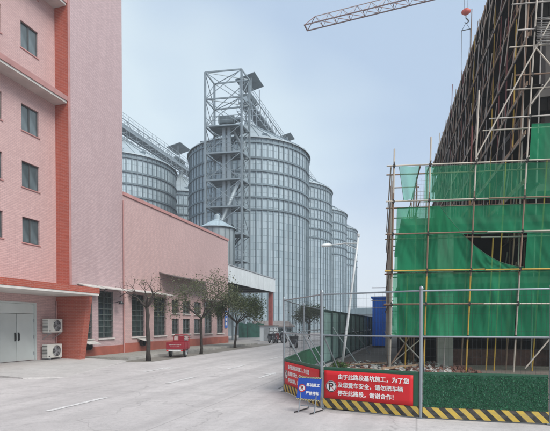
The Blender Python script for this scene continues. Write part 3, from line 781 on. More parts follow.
# ---- conveyor galleries over the silo roofs
def gallery(label, x, y0, y1, z, peaks, sheds):
    g = thing('conveyor_gallery', label, 'conveyor', (x, y0, z), group='conveyor galleries on top of the silos')
    for sx in (-1.0, 1.0):
        part('bottom_chord', MB().bar((x+sx,y0,z), (x+sx,y1,z), .16), 'gallery', g)
        part('top_chord', MB().bar((x+sx,y0,z+1.5), (x+sx,y1,z+1.5), .14), 'gallery', g)
        lc = MB(); yy = y0; i = 0
        while yy < y1-.1:
            ye = min(yy+1.8, y1)
            lc.bar((x+sx,yy,z), (x+sx,yy,z+1.5), .08)
            lc.bar((x+sx,yy,z if i % 2 else z+1.5), (x+sx,ye,z+1.5 if i % 2 else z), .07); yy = ye; i += 1
        part('lattice', lc, 'gallery', g)
        hr = MB()
        for h in (2.0, 2.55): hr.bar((x+sx*1.05,y0,z+h), (x+sx*1.05,y1,z+h), .05)
        yy = y0
        while yy <= y1: hr.bar((x+sx*1.05,yy,z+1.5), (x+sx*1.05,yy,z+2.55), .05); yy += 1.6
        part('handrail', hr, 'gallery', g)
    lw = MB()
    for sx in (-1.3, 1.3): lw.bar((x+sx,y0,z-1.3), (x+sx,y1,z-1.3), .10).bar((x+sx,y0,z-.3), (x+sx,y1,z-.3), .06)
    yy = y0
    while yy < y1:
        for sx in (-1.3, 1.3): lw.bar((x+sx,yy,z-1.3), (x+sx,yy,z), .07).bar((x+sx,yy,z-1.3), (x+sx,min(yy+2.2,y1),z-.3), .06)
        lw.bar((x-1.3,yy,z-1.3), (x+1.3,yy,z-1.3), .08); yy += 2.2
    part('service_walkway', lw, 'gallery', g)
    part('deck', MB().box(x-.95, x+.95, y0, y1, z+.09, z+.16), 'tower_dark', g)
    part('conveyor_casing', MB().box(x-.45, x+.45, y0+.3, y1-.3, z+.165, z+1.1), 'silo_roof', g)
    for p in peaks:
        for sx in (-.9, .9):
            for sy in (-.9, .9):
                part('support', MB().bar((x+sx*1.1,p+sy*1.4,SP-.4-.5), (x+sx,p+sy,z-.08), .16), 'gallery', g)
        part('drop_spout', MB().tube([(x,p,z+.3), (x,p,SP+.3)], .3, 10), 'silo_roof', g)
    for s0, s1, zz in sheds:
        rf = part('shed_roof', MB().prism([(x-1.7,s0,zz),(x-1.7,s1,zz),(x-1.7,s1,zz+.12),(x-1.7,s0,zz+.12)], (3.4,0,.7)), 'tower_dark', g)
        for sx in (-1.0, 1.0):
            for sy in (s0+.3, s1-.3): part('shed_post', MB().bar((x+sx,sy,z+1.5), (x+sx,sy,zz+.1), .12), 'gallery', g)
        part('drive_unit', MB().box(x-.7, x+.7, s0+.8, s1-.8, z+1.11, z+1.9), 'tower_dark', g)
gallery('conveyor gallery on lattice supports over the front silo row, right of the elevator tower', -27.3, 73.0, 144.0, 38.0, (75.3,97.3,119.3,141.3), ((73.2,78.0,42.0), (96,99.5,41.0)))
gallery('conveyor gallery over the back silo row, descending beside the pink tower', -51.7, 64.0, 112.0, 37.0, (73.7,97.0), ((93.5,98.5,40.8),))

# ================================================================== TREES
def limb(mb, p, d, r, length, depth, tips, rng, droop=0.0, spread=.75, knob=False):
    n = 4; pts = [p]; rad = [r]
    for i in range(n):
        d = (d + V((rng.uniform(-.16,.16), rng.uniform(-.16,.16), rng.uniform(-.05,.12)-droop))).normalized()
        p = p + d*length/n; pts.append(p); rad.append(r*(1-.38*(i+1)/n))
    if knob and depth <= 1: rad[-1] *= 1.25
    mb.tube(pts, rad, 7 if r > .03 else 5)
    tips.append((p, d, rad[-1], depth))
    if depth > 0:
        k = rng.choice((2, 3)) if depth > 1 else rng.choice((2, 3, 3))
        a0 = rng.uniform(0, 6.28)
        for j in range(k):
            az = a0 + 6.28*j/k + rng.uniform(-.4,.4)
            ax = d.orthogonal().normalized(); ax.rotate(Quaternion(d, az))
            nd = (d*(1-spread*.45) + ax*spread*rng.uniform(.6,1.1) + V((0,0,.12))).normalized()
            limb(mb, p, nd, rad[-1]*rng.uniform(.62,.78), length*rng.uniform(.55,.8), depth-1, tips, rng, droop, spread, knob)
def leaf_cloud(pts, n, rad, size, rng, flat=1.0):
    mb = MB()
    for _ in range(n):
        c, rr = rng.choice(pts)
        o = V((rng.gauss(0,1), rng.gauss(0,1), rng.gauss(0,1)*flat))*rad*rr*.55
        p = c + o; s = size*rng.uniform(.6,1.35)
        a = V((rng.uniform(-1,1), rng.uniform(-1,1), rng.uniform(-.7,.7))).normalized()
        b = a.cross(V((rng.uniform(-1,1), rng.uniform(-1,1), rng.uniform(-1,1)))).normalized()
        mb.add([p-a*s, p+b*s*.42-a*s*.1, p+a*s, p-b*s*.42-a*s*.1], [(0,1,2,3)])
    return mb
def street_tree(label, base, h_fork, r0, seed, depth, blen, nleaf, leafmat, leafrad, size, lean=(0,0), spread=.75, knob=False, nb=5, leafdepth=1, zmax=9):
    rng = random.Random(seed)
    t = thing('street_tree', label, 'tree', base, group='trees along the street')
    b = V(base); tr = MB()
    pts = [b-V((0,0,.05))]; rad = [r0*1.35]
    for i in range(1, 7):
        f = i/6
        pts.append(b + V((lean[0]*f+rng.uniform(-.03,.03), lean[1]*f+rng.uniform(-.03,.03), h_fork*f))); rad.append(r0*(1-.22*f)*(1.12 if i in (3,5) and knob else 1))
    tr.tube(pts, rad, 10)
    part('trunk', tr, 'bark', t, True)
    bm_, tips = MB(), []
    fork = pts[-1]
    for j in range(nb):
        az = 6.28*j/nb + rng.uniform(-.3,.3)
        d = V((math.cos(az), math.sin(az), rng.uniform(.55,1.15))).normalized()
        limb(bm_, fork-V((0,0,.05)), d, r0*.58, blen*rng.uniform(.8,1.15), depth, tips, rng, 0, spread, knob)
    part('branches', bm_, 'bark', t, True)
    if nleaf:
        ps = [(p, 1.0) for p, d, r_, dp in tips if dp <= leafdepth and p.z < zmax]
        lf = part('crown', leaf_cloud(ps, nleaf, leafrad, size, rng), leafmat, t, fix=False)
    return t
street_tree('nearly bare pollarded street tree with dark knobbly limbs, nearest of the row', W(148.5, 361, 21.0)*1, 2.45, .098, 11, 3, .62, 160, 'leaf_pale', .16, .04, (-.05,0), .8, True, 5)
street_tree('wide thin-leaved grey-green pollarded street tree just right of the red cargo trike', W(201, 354, 25.9)*1, 2.0, .078, 23, 3, 1.05, 4300, 'leaf_pale', .36, .052, (.05,0), .85, False, 7, 1)
street_tree('dense dark green round street tree, farthest along the warehouse', W(235, 348, 32.3)*1, 1.75, .085, 31, 3, .95, 9000, 'leaf_dark', .42, .062, (.15,0), .8, False, 6, 1)
street_tree('green tree beyond the corner fence, seen through its wire mesh', W(309, 338, 47)*1, 1.5, .09, 53, 3, .75, 6500, 'leaf_dark', .5, .075, (0,0), .8, False, 5, 1)

# ================================================================== RED CARGO TRIKE
tk = thing('cargo_trike', 'small red three-wheeled cargo trike parked by the kerb between two trees', 'trike', W(178, 357.2, 23.4)*1, R(14))
tk.location.z = .005
WL[tk] = V((0,0,0))
bw, b0, b1 = .44, -.55, .62                     # half width, rear, front of bed
part('bed_floor', MB().box(-bw, bw, b0, b1, .40, .44), 'trike_red', tk)
def board(x0, x1, y0, y1, z0, z1, label=None):
    o = part('side_board', MB().box(x0, x1, y0, y1, z0, z1), 'trike_red', tk, bevel=.01); return o
tg = part('tailgate', MB().box(-bw, bw, b0-.03, b0, .42, .76), 'trike_red', tk, bevel=.01)
lr = random.Random(2)
for zz, l, hh in ((.645, .60, .020), (.545, .44, .015)):
    xx = -l/2
    while xx < l/2:
        wv_ = lr.uniform(.018, .05)
        part('worn_print', MB().box(xx, xx+wv_, b0-.034, b0-.0305, zz-hh*lr.uniform(.5,1), zz+hh*lr.uniform(.5,1)), 'worn_print', tg); xx += wv_+lr.uniform(.012,.03)
part('bumper', MB().box(-bw+.04, bw-.04, b0-.06, b0-.032, .33, .40), 'white_paint', tg)
for sx in (-1, 1):
    part('tail_lamp', MB().box(sx*.36-.05, sx*.36+.05, b0-.07, b0-.061, .335, .395), 'sign_red', tg)
    board(min(sx*bw, sx*(bw-.03)), max(sx*bw, sx*(bw-.03)), b0+.002, b1, .445, .76)
    for i in range(4): part('board_rib', MB().box(sx*(bw+.008)-.008, sx*(bw+.008)+.008, b0+.1+i*.3, b0+.14+i*.3, .45, .75), 'trike_red', tk)
board(-bw+.031, bw-.031, b1-.03, b1, .445, .80)
part('cab_frame', MB().tube([(-.40,b1+.05,.44),(-.40,b1+.05,1.0),(-.33,b1+.05,1.1),(.33,b1+.05,1.1),(.40,b1+.05,1.0),(.40,b1+.05,.44)], .022), 'trike_red', tk, True)
bk = part('backrest', MB().box(-.15,.15, b1+.02, b1+.08, .55, 1.05), 'trike_red', tk, bevel=.02)
for sx in (-1, 1): part('reflector_panel', MB().box(sx*.27-.07, sx*.27+.07, b1+.03, b1+.05, .84, 1.02), 'worn_print', tk)
part('seat', MB().box(-.2,.2, b1+.09, b1+.5, .55, .66), 'seat_black', tk, bevel=.04)
part('chassis', MB().bar((-.25,b0,.37),(-.25,b1+.5,.37),.05).bar((.25,b0,.37),(.25,b1+.5,.37),.05).bar((-.25,b1+.5,.37),(.25,b1+.5,.37),.05), 'dark_metal', tk)
part('engine', MB().box(-.16,.16, b1+.12, b1+.42, .25, .52), 'dark_metal', tk, bevel=.03)
part('fuel_tank', MB().box(-.14,.14, b1+.52, b1+.9, .56, .76), 'trike_red', tk, bevel=.06)
part('fork', MB().bar((-.09,b1+1.12,.26),(-.09,b1+.95,.86),.045).bar((.09,b1+1.12,.26),(.09,b1+.95,.86),.045), 'grey_steel', tk)
part('handlebar', MB().tube([(-.36,b1+.80,.95),(-.2,b1+.92,.93),(.2,b1+.92,.93),(.36,b1+.80,.95)], .018), 'dark_metal', tk, True)
part('headlight', MB().lathe([(0,0),(.08,.02),(.1,.14),(0,.15)], 16, (0,b1+1.0,.8), 'y'), 'grey_steel', tk, True)
def wheel(parent, c, r, wd, name='wheel'):
    tw = MB().lathe([(r*.66,-wd*.5),(r*.92,-wd*.5),(r,-wd*.25),(r,wd*.25),(r*.92,wd*.5),(r*.66,wd*.5),(r*.66,-wd*.5)], 24, c, 'x')
    o = part(name, tw, 'tyre', parent, 'auto')
    part('rim', MB().lathe([(0,-wd*.3),(r*.25,-wd*.35),(r*.64,-wd*.2),(r*.655,-wd*.45),(r*.655,wd*.45),(r*.64,wd*.2),(r*.25,wd*.35),(0,wd*.3)], 20, c, 'x'), 'grey_steel', o, 'auto')
    return o
wheel(tk, (-.37,-.02,.235), .235, .10); wheel(tk, (.37,-.02,.235), .235, .10); wheel(tk, (0,b1+1.12,.25), .25, .09)
for sx in (-1, 1):
    part('mudguard', MB().grid(lambda u, v, sx=sx: (sx*.37+(v-.5)*.16, -.02+.27*math.cos(R(20+140*u)), .235+.27*math.sin(R(20+140*u))), 10, 1), 'trike_red', tk, True)

# ================================================================== SCOOTERS
def scooter(label, loc, rz, mat):
    s = thing('scooter', label, 'scooter', loc, rz, 'scooters parked by the silos', local=True)
    wheel(s, (0,-.62,.25), .25, .11); wheel(s, (0,.66,.25), .25, .10)
    def shell(u, v):
        y = -.85 + .95*u; wv = .17*math.sin(math.pi*min(1, .25+u*.6)); top_ = .74 - .05*u + .05*math.sin(u*3)
        a = math.pi*v
        return (math.cos(a)*wv, y, .36+.08*(1-u) + (top_-.42)*math.sin(a))
    part('rear_body', MB().grid(shell, 10, 8), mat, s, True)
    part('seat', MB().box(-.14,.14,-.72,.02,.72,.82), 'seat_black', s, bevel=.045)
    part('floorboard', MB().box(-.15,.15,-.05,.40,.27,.34), 'dark_plastic', s, bevel=.02)
    part('leg_shield', MB().add([(-.2,.42,.30),(.2,.42,.30),(.2,.55,.85),(-.2,.55,.85),(-.17,.5,.30),(.17,.5,.30),(.14,.64,.87),(-.14,.64,.87)], [(0,1,2,3),(4,7,6,5),(0,3,7,4),(1,5,6,2),(3,2,6,7),(0,4,5,1)]), mat, s, bevel=.02)
    part('front_fork', MB().bar((-.07,.66,.26),(-.05,.55,.7),.04).bar((.07,.66,.26),(.05,.55,.7),.04), 'grey_steel', s)
    part('front_mudguard', MB().grid(lambda u, v: ((v-.5)*.14, .66+.285*math.cos(R(30+130*u)), .25+.285*math.sin(R(30+130*u))), 8, 1), mat, s, True)
    part('steering_column', MB().tube([(0,.55,.8),(0,.46,1.02)], .03), 'dark_metal', s)
    part('handlebar', MB().tube([(-.32,.36,1.04),(-.12,.45,1.03),(.12,.45,1.03),(.32,.36,1.04)], .02), 'dark_plastic', s, True)
    part('headlight', MB().lathe([(.02,0),(.06,.02),(.07,.1),(0,.12)], 14, (0,.47,.98), 'y'), 'grey_steel', s, True)
    for sx in (-1, 1):
        pole('mirror_stem', (sx*.25,.40,1.04), (sx*.3,.38,1.22), .008, 'dark_metal', s, 6)
        part('mirror', MB().box(sx*.3-.05, sx*.3+.05, .37, .385, 1.19, 1.27), 'dark_plastic', s, bevel=.01)
    return s
for px, py, d, rz, mat, lab in ((271.5,343.2,40.6,214,'scooter_dark','leftmost dark scooter in the row parked beside the white booth'),
                           (275.8,343.0,41.2,208,'scooter_wine','second scooter from the white booth, wine-coloured, in the parked row'),
                           (279.6,342.6,41.6,221,'scooter_dark','third scooter from the white booth, dark, parked in the row'),
                           (283.6,342.4,42.0,212,'scooter_grey','rightmost grey scooter of the parked row, partly behind the fence post'),
                           (293.5,347.8,32.6,211,'scooter_dark','dark scooter parked alone, seen through the mesh of the corner fence')):
    p = W(px, py, d); p.z = 0.0
    scooter(lab, p, R(rz), mat)

# ================================================================== SITE FENCE (street corner)
FA, FB, FC, FD, FE = V((-3.12,11.1,0)), V((-1.79,9.12,0)), V((.07,8.62,0)), V((2.12,8.72,0)), V((4.3,8.85,0))
FL = [V((-3.62,18.2,0)), V((-3.45,14.6,0))]
fence = thing('site_fence', 'grey tubular site fence with wire mesh and green turf kickboards round the corner', 'fence', FB)
LOWZ, MIDZ, TOPZ, STZ = .78, 1.43, 2.23, .20
def blades(wid, hgt, n, rng):
    mb = MB()
    for _ in range(n):
        x, z = rng.uniform(0, wid), rng.uniform(0, hgt); l = rng.uniform(.016,.036); a = rng.uniform(0, 6.28)
        e = V((math.cos(a)*l, -rng.uniform(.008,.024), math.sin(a)*l)); q = V((-math.sin(a), 0, math.cos(a)))*.006
        p = V((x, 0, z)); mb.add([p-q, p+q, p+e+q*.4, p+e-q*.4], [(0,1,2,3)])
    return mb
def panel(P, Q, turf=True, stripe=True, side=1):
    u = (Q-P).normalized(); n = V((u.y, -u.x, 0))*side; ln = (Q-P).length
    rot = Matrix((u, -n, V((0,0,1)))).transposed().to_quaternion() if side == 1 else Matrix((u, -n, V((0,0,1)))).transposed().to_quaternion()
    e0 = P + u*.04
    back = part('kickboard', MB().obox(e0+V((0,0,STZ)), u*(ln-.08), -n*.03, (0,0,LOWZ-STZ)), 'panel_green', fence)
    fr = MB()
    fr.obox(e0+n*.006+V((0,0,LOWZ-.005)), u*(ln-.08), -n*.045, (0,0,.035))
    part('kickboard_edge', fr, 'panel_green', back)
    if turf:
        o = place('turf', turf_me, back, e0+n*.003+V((0,0,STZ+.01)), rot, ((ln-.08)/2.0, 1, (LOWZ-STZ-.02)/.58))
        tag(o, kind='stuff')
    if stripe:
        me = mesh_of('stripe_board', MB().box(0, ln-.06, -.02, .02, .012, STZ-.004), 'hazard')
        place('stripe_board', me, fence, P+u*.03, rot)
    if True:
        for z, r in ((TOPZ, .015), (MIDZ, .015)):
            pole('rail', P+V((0,0,z)), Q+V((0,0,z)), r, 'fence_steel', fence)
        wm = MB(); k = int(ln/.075)
        for i in range(1, k): p = P + u*(ln*i/k); wm.bar(p+V((0,0,LOWZ+.03)), p+V((0,0,TOPZ)), .0024)
        zz = LOWZ+.15
        while zz < TOPZ: wm.bar(P+V((0,0,zz))+n*.003, Q+V((0,0,zz))+n*.003, .0022); zz += .15
        tag(part('wire_mesh', wm, 'dark_metal', fence, fix=False), kind='stuff')
turf_me = mesh_of('turf', blades(2.0, .58, 5200, random.Random(3)), 'turf', fix=False)
panel(FA, FB, False); panel(FB, FC, False); panel(FC, FD); panel(FD, FE)
panel(FL[1], FA, False, False); panel(FL[0], FL[1], False, False)
post_me = {}
for i, p in enumerate([FL[0], FL[1], FA, FB, FC, FD, FE]):
    r = .030 if i in (3, 4, 5) else .024
    pole('post', p, p+V((0,0,TOPZ+.04)), r, 'fence_steel', fence, 12)
    part('post_cap', MB().lathe([(r*1.25,0),(r*1.25,.02),(r*.8,.05),(.001,.06)], 12, p+V((0,0,TOPZ+.03))), 'fence_steel', fence, 'auto')
    part('base_plate', MB().box(p.x-.07,p.x+.07,p.y-.07,p.y+.07,.005,.015), 'fence_steel', fence)
for p, dx, dy in ((FA, .75, .25), (FL[1], .9, .05), (FB, .45, .95), (FC, .1, 1.1), (FA.lerp(FB,.5), .7, .5)):
    pole('back_stay', p+V((0,0,1.5)), V((p.x+dx, p.y+dy, .02)), .017, 'fence_steel', fence)
# banners
def banner(P, Q, s0, s1, label, full=True, small=1.0):
    u = (Q-P).normalized(); n = V((u.y, -u.x, 0))
    bn = thing('banner', label, 'banner', P+u*s0+n*.02+V((0,0,STZ)), group='red banners on the corner fence')
    z0, z1 = STZ+.004, LOWZ-.035; wv = s1-s0; h = z1-z0
    f = lambda a, b: P+u*(s0+wv*a)+n*(.020+.006*math.sin(a*9)*math.sin(b*math.pi)) + V((0,0,z0+h*b))
    g = MB().grid(f, 24, 6)
    cl = part('cloth', g, 'banner_red', bn, True)
    m = cl.modifiers.new('thick', 'SOLIDIFY'); m.thickness = .003
    nn_ = n
    icon = P+u*(s0+.155)+n*.030+V((0,0,z0+h*.44))
    disc(bn, icon, u, n, .112)
    lines = ('由于此路段基坑施工，为了您', '及您爱车安全，请勿把车辆', '停在此路段，谢谢合作！')
    size = .106*small
    for i, t in enumerate(lines):
        lettering('lettering', t, size, 'text_white', bn, P+u*(s0+.29*small)+n*.031+V((0,0,z1-.15-.155*i)), u, n, .045)
def disc(par, c, u, n, r):
    def ring(r0, r1, off, mat, name):
        mb = MB(); k = 36
        pts = []
        for j in range(k):
            t = 6.28318*j/k; e = u*math.cos(t)+V((0,0,1))*math.sin(t); pts += [c+e*r0+n*off, c+e*r1+n*off]
        mb.add(pts, [(2*j, 2*j+1, (2*j+3) % (2*k), (2*j+2) % (2*k)) for j in range(k)])
        return part(name, mb, mat, par, fix=False)
    ring(.001, r, 0, 'text_white', 'icon_disc'); ring(r*.84, r*.97, .0015, 'black_paint', 'icon_ring')
    lettering('icon_letter', 'P', r*1.75, 'black_paint', par, c-u*r*.52-V((0,0,r*.6))+n*.0015, u, n, .03)
    mb = MB(); a = c+(u*-.62+V((0,0,.62)))*r+n*.004; b = c+(u*.62+V((0,0,-.62)))*r+n*.004
    mb.bar(a, b, r*.1, .001, n); part('icon_slash', mb, 'sign_red', par)
lnBC = (FC-FB).length
banner(FB, FC, .06, lnBC-.13, 'large red parking-notice banner with three rows of white lettering facing the road')
lnAB = (FB-FA).length
banner(FA, FB, .10, lnAB-.08, 'red banner on the receding corner fence panel behind the blue sign')

# blue no-parking sign on a stand
def sign_stand():
    c = W(309.2, 408, 8.72); c.z = 0
    nrm = V((-c.x-.9, -c.y, 0)).normalized(); nrm = V((-.30, -1, 0)).normalized(); u = V((-nrm.y, nrm.x, 0))
    s = thing('no_parking_sign', 'blue no-parking sign board with hazard-striped edges on a metal stand', 'sign', c)
    tilt = V((0,0,1))*.985 - nrm*.17; tilt.normalize(); n = u.cross(tilt); 
    if n.dot(nrm) < 0: n = -n
    o = c + V((0,0,.235)) - u*.245 + nrm*.05
    H = .44
    bd = part('board', MB().obox(o, u*.49, -n*.012, tilt*H), 'sign_blue', s)
    rot = Matrix((u, -n, tilt)).transposed().to_quaternion()
    for off in (0.0, H-.03):
        me = mesh_of('edge_stripe', MB().box(0, .49, -.003, -.0005, 0, .03), 'hazard_small')
        place('edge_stripe', me, s, o+tilt*off, rot)
    ic = o + u*.10 + tilt*(H*.5) + n*.003
    mb = MB(); k = 32; pts = []
    def ring(r0, r1, off, mat, name):
        pts = []
        for j in range(k):
            t = 6.28318*j/k; e = u*math.cos(t)+tilt*math.sin(t); pts += [ic+e*r0+n*off, ic+e*r1+n*off]
        part(name, MB().add(pts, [(2*j, 2*j+1, (2*j+3) % (2*k), (2*j+2) % (2*k)) for j in range(k)]), mat, s, fix=False)
    ring(.001, .075, 0, 'text_white', 'icon_disc'); ring(.06, .075, .001, 'sign_red', 'icon_ring')
    lettering('icon_letter', 'P', .115, 'black_paint', s, ic-u*.034-tilt*.04+n*.0012, u, n, .03)
    part('icon_slash', MB().bar(ic+(tilt-u)*.045+n*.003, ic+(u-tilt)*.045+n*.003, .012, .001, n), 'sign_red', s)
    for i, t in enumerate(('基坑施工', '严禁停车')):
        lettering('lettering', t, .070, 'text_white', s, o+u*.185+tilt*(H*.60-i*.155)+n*.002, u, n, .05)
    for sx in (.08, .41):
        b0_ = o+u*sx
        pole('leg', V((b0_.x, b0_.y, .02))+nrm*.06, b0_-n*.02+tilt*.3, .011, 'fence_steel', s)
        pole('leg', V((b0_.x, b0_.y, .02))-nrm*.34, b0_-n*.025+tilt*.36, .011, 'fence_steel', s)
        pole('foot', V((b0_.x, b0_.y, .018))+nrm*.12-u*.05, V((b0_.x, b0_.y, .018))-nrm*.38-u*.05, .012, 'dark_metal', s)
    pole('crossbar', o+u*.08-n*.02-V((0,0,.1)), o+u*.41-n*.02-V((0,0,.1)), .010, 'fence_steel', s)
sign_stand()

# ---- tall green hoarding along the street side of the site
hd0, hd1 = V((-3.62,18.35,0)), V((-3.5,48.0,0))
ho = thing('green_hoarding', 'tall grey-green corrugated metal hoarding receding along the street edge of the site', 'hoarding', hd0)
u = (hd1-hd0).normalized(); ln = (hd1-hd0).length; k = 30; pw = ln/k
cor = MB(); nx = 24
pts = []
for i in range(nx+1):
    ph = i % 4; off = (.0, .035, .035, 0)[ph]
    pts.append((off, pw*.985*i/nx))
for z0, z1, o_ in ((.03, 1.12, 0), (1.2, 2.2, 0)):
    for i in range(nx):
        (xa, ya), (xb, yb_) = pts[i], pts[i+1]
        cor.add([(xa,ya,z0),(xb,yb_,z0),(xb,yb_,z1),(xa,ya,z1)], [(0,1,2,3)])
hm = mesh_of('corrugated_panel', cor, 'hoarding_green')
for i in range(k):
    p = hd0+u*(pw*i)
    place('corrugated_panel', hm, ho, p+V((random.uniform(-.01,.01),0,random.uniform(-.015,.015))))
    if i % 2 == 0:
        part('post', MB().box(p.x+.05,p.x+.11,p.y-.03,p.y+.03,0,2.2), 'hoarding_rail', ho)
        if i in (2, 8, 16): pole('strut', p+V((.1,0,1.5)), p+V((1.1,.1,.02)), .025, 'grey_steel', ho)
for z in (.06, 1.16, 2.2): part('rail', MB().bar(hd0+V((.02,0,z)), hd1+V((.02,0,z)), .05, .07), 'hoarding_rail', ho)

# ---- leaning white street lamp inside the site
lp = W(341.5, 370, 16.9); lp.z = 0
la = thing('street_lamp', 'leaning white street lamp pole with one short arm behind the fence', 'street lamp', lp)
ptop = W(358.6, 236, 16.9)
pole_pts = [lp+(ptop-lp)*f for f in (0, .33, .66, 1)]
part('pole', MB().tube(pole_pts, [.052,.046,.038,.03], 12), 'lamp_white', la, True)
part('base_flange', MB().lathe([(.0,.02),(.14,.02),(.14,.0),(.07,.03),(.065,.12)], 14, lp), 'lamp_white', la, 'auto')
tip = W(330.5, 245, 16.6); att = lp+(ptop-lp)*.945; att2 = lp+(ptop-lp)*.90
part('arm', MB().tube([att, att.lerp(tip,.5)+V((0,0,.03)), tip], [.024,.022,.02], 8), 'lamp_white', la, True)
part('arm_strut', MB().tube([att2, att2.lerp(tip,.3)+V((0,0,.08)), att.lerp(tip,.45)+V((0,0,.02))], .012, 6), 'lamp_white', la, True)
part('finial', MB().lathe([(.0,.0),(.05,.0),(.05,.08),(.02,.12),(.001,.12)], 12, ptop-V((0,0,.02))), 'lamp_white', la, 'auto')
hdir = (tip-att).normalized(); 
part('lamp_head', MB().tube([tip-hdir*.05, tip+hdir*.08, tip+hdir*.28, tip+hdir*.36], [.03,.075,.06,.015], 10), 'lamp_white', la, True)

# ---- far buildings and the blue cabin at the end of the site
fb = thing('far_building', 'low pale grey-blue building far down the street beyond the hoarding', 'building', W(363, 324, 92)*1)
a = W(352, 324, 92); a.z = 0
part('wall', MB().box(a.x, a.x+9, a.y, a.y+10, 0, 3.6), 'far_wall', fb)
part('roof', MB().box(a.x-.5, a.x+9.5, a.y-.6, a.y+10.5, 3.603, 4.6), 'far_roof', fb)
for i in range(4): part('window', MB().box(a.x+.8+i*2, a.x+2.0+i*2, a.y-.03, a.y-.002, 1.4, 2.9), 'pane_glass', fb)
fb2 = thing('far_hall', 'taller flat-roofed grey hall behind the low far building', 'building', W(370, 324, 120)*1)
a = W(357, 324, 120); a.z = 0
part('wall', MB().box(a.x, a.x+16, a.y, a.y+12, 0, 5.2), 'far_wall', fb2)
part('roof', MB().box(a.x-.3, a.x+16.3, a.y-.3, a.y+12.3, 5.203, 5.8), 'far_roof', fb2)
bc = thing('blue_site_cabin', 'bright blue corrugated site cabin at the far edge of the scaffold', 'cabin', W(378, 337, 33)*1)
a = W(372.3, 337, 33); a.z = 0
part('wall', MB().box(a.x, a.x+.95, a.y, a.y+3, .12, 3.45), 'blue_cabin', bc)
for i in range(4): part('wall_rib', MB().box(a.x+.05+i*.2, a.x+.13+i*.2, a.y-.03, a.y-.001, .15, 3.40), 'blue_cabin', bc)
part('roof', MB().box(a.x-.1, a.x+1.05, a.y-.1, a.y+3.1, 3.453, 3.58), 'blue_cabin', bc)
part('skid', MB().box(a.x, a.x+.95, a.y+.2, a.y+2.8, 0, .117), 'dark_metal', bc)

# ================================================================== BUILDING UNDER CONSTRUCTION + SCAFFOLD
rng = random.Random(19)
S0 = G(4.04, 16.5)                                          # front left corner of the low scaffold
SU = (G(1, -.124) - G(0, 0)).normalized(); SNB = (G(105/F, 1)-G(0,0)).normalized()   # along the front, and inwards
def P(s, t, z):
    s_ = min(max(s, 0), 6)
    return S0 + SU*(s + (.016+.0085*s_)*z) + SNB*t + V((0,0,z))
LZ = [1.2, 2.34, 3.5, 4.78, 5.92, 7.15]
STD = [0.0, 1.15, 2.57, 4.12, 5.6, 7.1, 8.6]
POLES = ['pole_rust', 'pole_grey', 'pole_pale', 'pole_rust', 'pole_maroon']
sca = thing('front_scaffold', 'tube scaffold of rusty and yellow poles across the front of the building site', 'scaffold', S0)
cp_me = mesh_of('coupler', MB().lathe([(0,-.045),(.045,-.045),(.052,-.02),(.052,.02),(.045,.045),(0,.045)], 10).box(-.02,.02,-.075,.075,-.03,.03), 'coupler')
def coupler(par, p, ax=None):
    place('coupler', cp_me, par, p, (ax or V((0,0,1))).to_track_quat('Z','Y'))
tops = {0: 7.75, 1: 8.1, 2: 9.6, 3: 18.8, 4: 18.6, 5: 18.9, 6: 18.4}
fm = ['pole_rust', 'pole_pale', 'pole_pale', 'pole_pale', 'pole_yellow', 'pole_rust', 'pole_grey']
for i, s in enumerate(STD):
    for t in (0.0, 1.0):
        mt = fm[i] if t == 0 else rng.choice(POLES + ['pole_yellow'])
        z = 0.0; zt = tops[i] - (.8 if t else 0)
        brk = [0, 3.3, 6.2, 10.5, 14.5]
        brk = [b for b in brk if b < zt - .5] + [zt]
        for a_, b_ in zip(brk, brk[1:]):
            m_ = mt if rng.random() < .7 else rng.choice(POLES)
            if i == 0: m_ = rng.choice(['pole_rust', 'pole_rust', 'pole_pale'])
            if i in (1, 2, 3) and t == 0 and a_ == 0: m_ = 'pole_yellow' if i != 3 else 'pole_pale'
            pole('standard', P(s, t, a_), P(s, t, b_), .027, m_, sca)
    pole('transom', P(s, -.25, 7.22), P(s, 1.25, 7.22), .024, 'pole_grey', sca)
for t in (0, 1.0):
    for j, z in enumerate(LZ):
        for a_, b_ in ((-.25, 3.0), (3.02, 9.2)):
            m_ = 'pole_yellow' if (j == 2 and t == 0) else rng.choice(['pole_pale','pole_rust','pole_pale'] if t == 0 else POLES)
            pole('ledger', P(a_, t-.05, z), P(b_, t-.05, z+rng.uniform(-.02,.02)), .026, m_, sca)
        if t == 0:
            for s in STD[:6]: coupler(sca, P(s, -.03, z), SNB)
    for z in (8.6, 10.0, 11.5, 13.0, 14.6, 16.2, 17.8):
        pole('ledger', P(2.9 if z < 9 else 3.6, t-.05, z), P(9.2, t-.05, z+.05), .026, rng.choice(POLES), sca)
        if t == 0:
            for s in STD[3:6]: coupler(sca, P(s, -.03, z), SNB)
for k in range(5):                                                        # yellow and pale poles in the middle of the bays
    s = (3.35, 3.62, .55, 1.9, 4.9)[k]
    pole('standard', P(s, .6, 0), P(s, .6, (4.7, 7.4, 3.4, 7.0, 7.4)[k]), .024, ('pole_yellow','pole_yellow','pole_yellow','pole_grey','pole_yellow')[k], sca)
def br(a, b, m_='pole_pale', r=.026): pole('brace', a, b, r, m_, sca)
br(P(4.45, -.12, .15), P(5.9, -.12, 2.2)); br(P(4.12, -.1, 9.0), P(6.3, -.1, 12.5)); br(P(4.12, -.1, 10.9), P(6.0, -.1, 8.4)); br(P(2.55, -.1, 7.3), P(5.6, -.12, 14.2), 'pole_pale', .024)
br(P(.05, .5, .2), P(1.1, .5, 1.9), 'pole_rust'); br(P(1.15, .6, .3), P(.1, .55, 1.4), 'pole_grey'); br(P(.1,.95,.2), P(1.1,.95,1.1), 'pole_pale', .02)
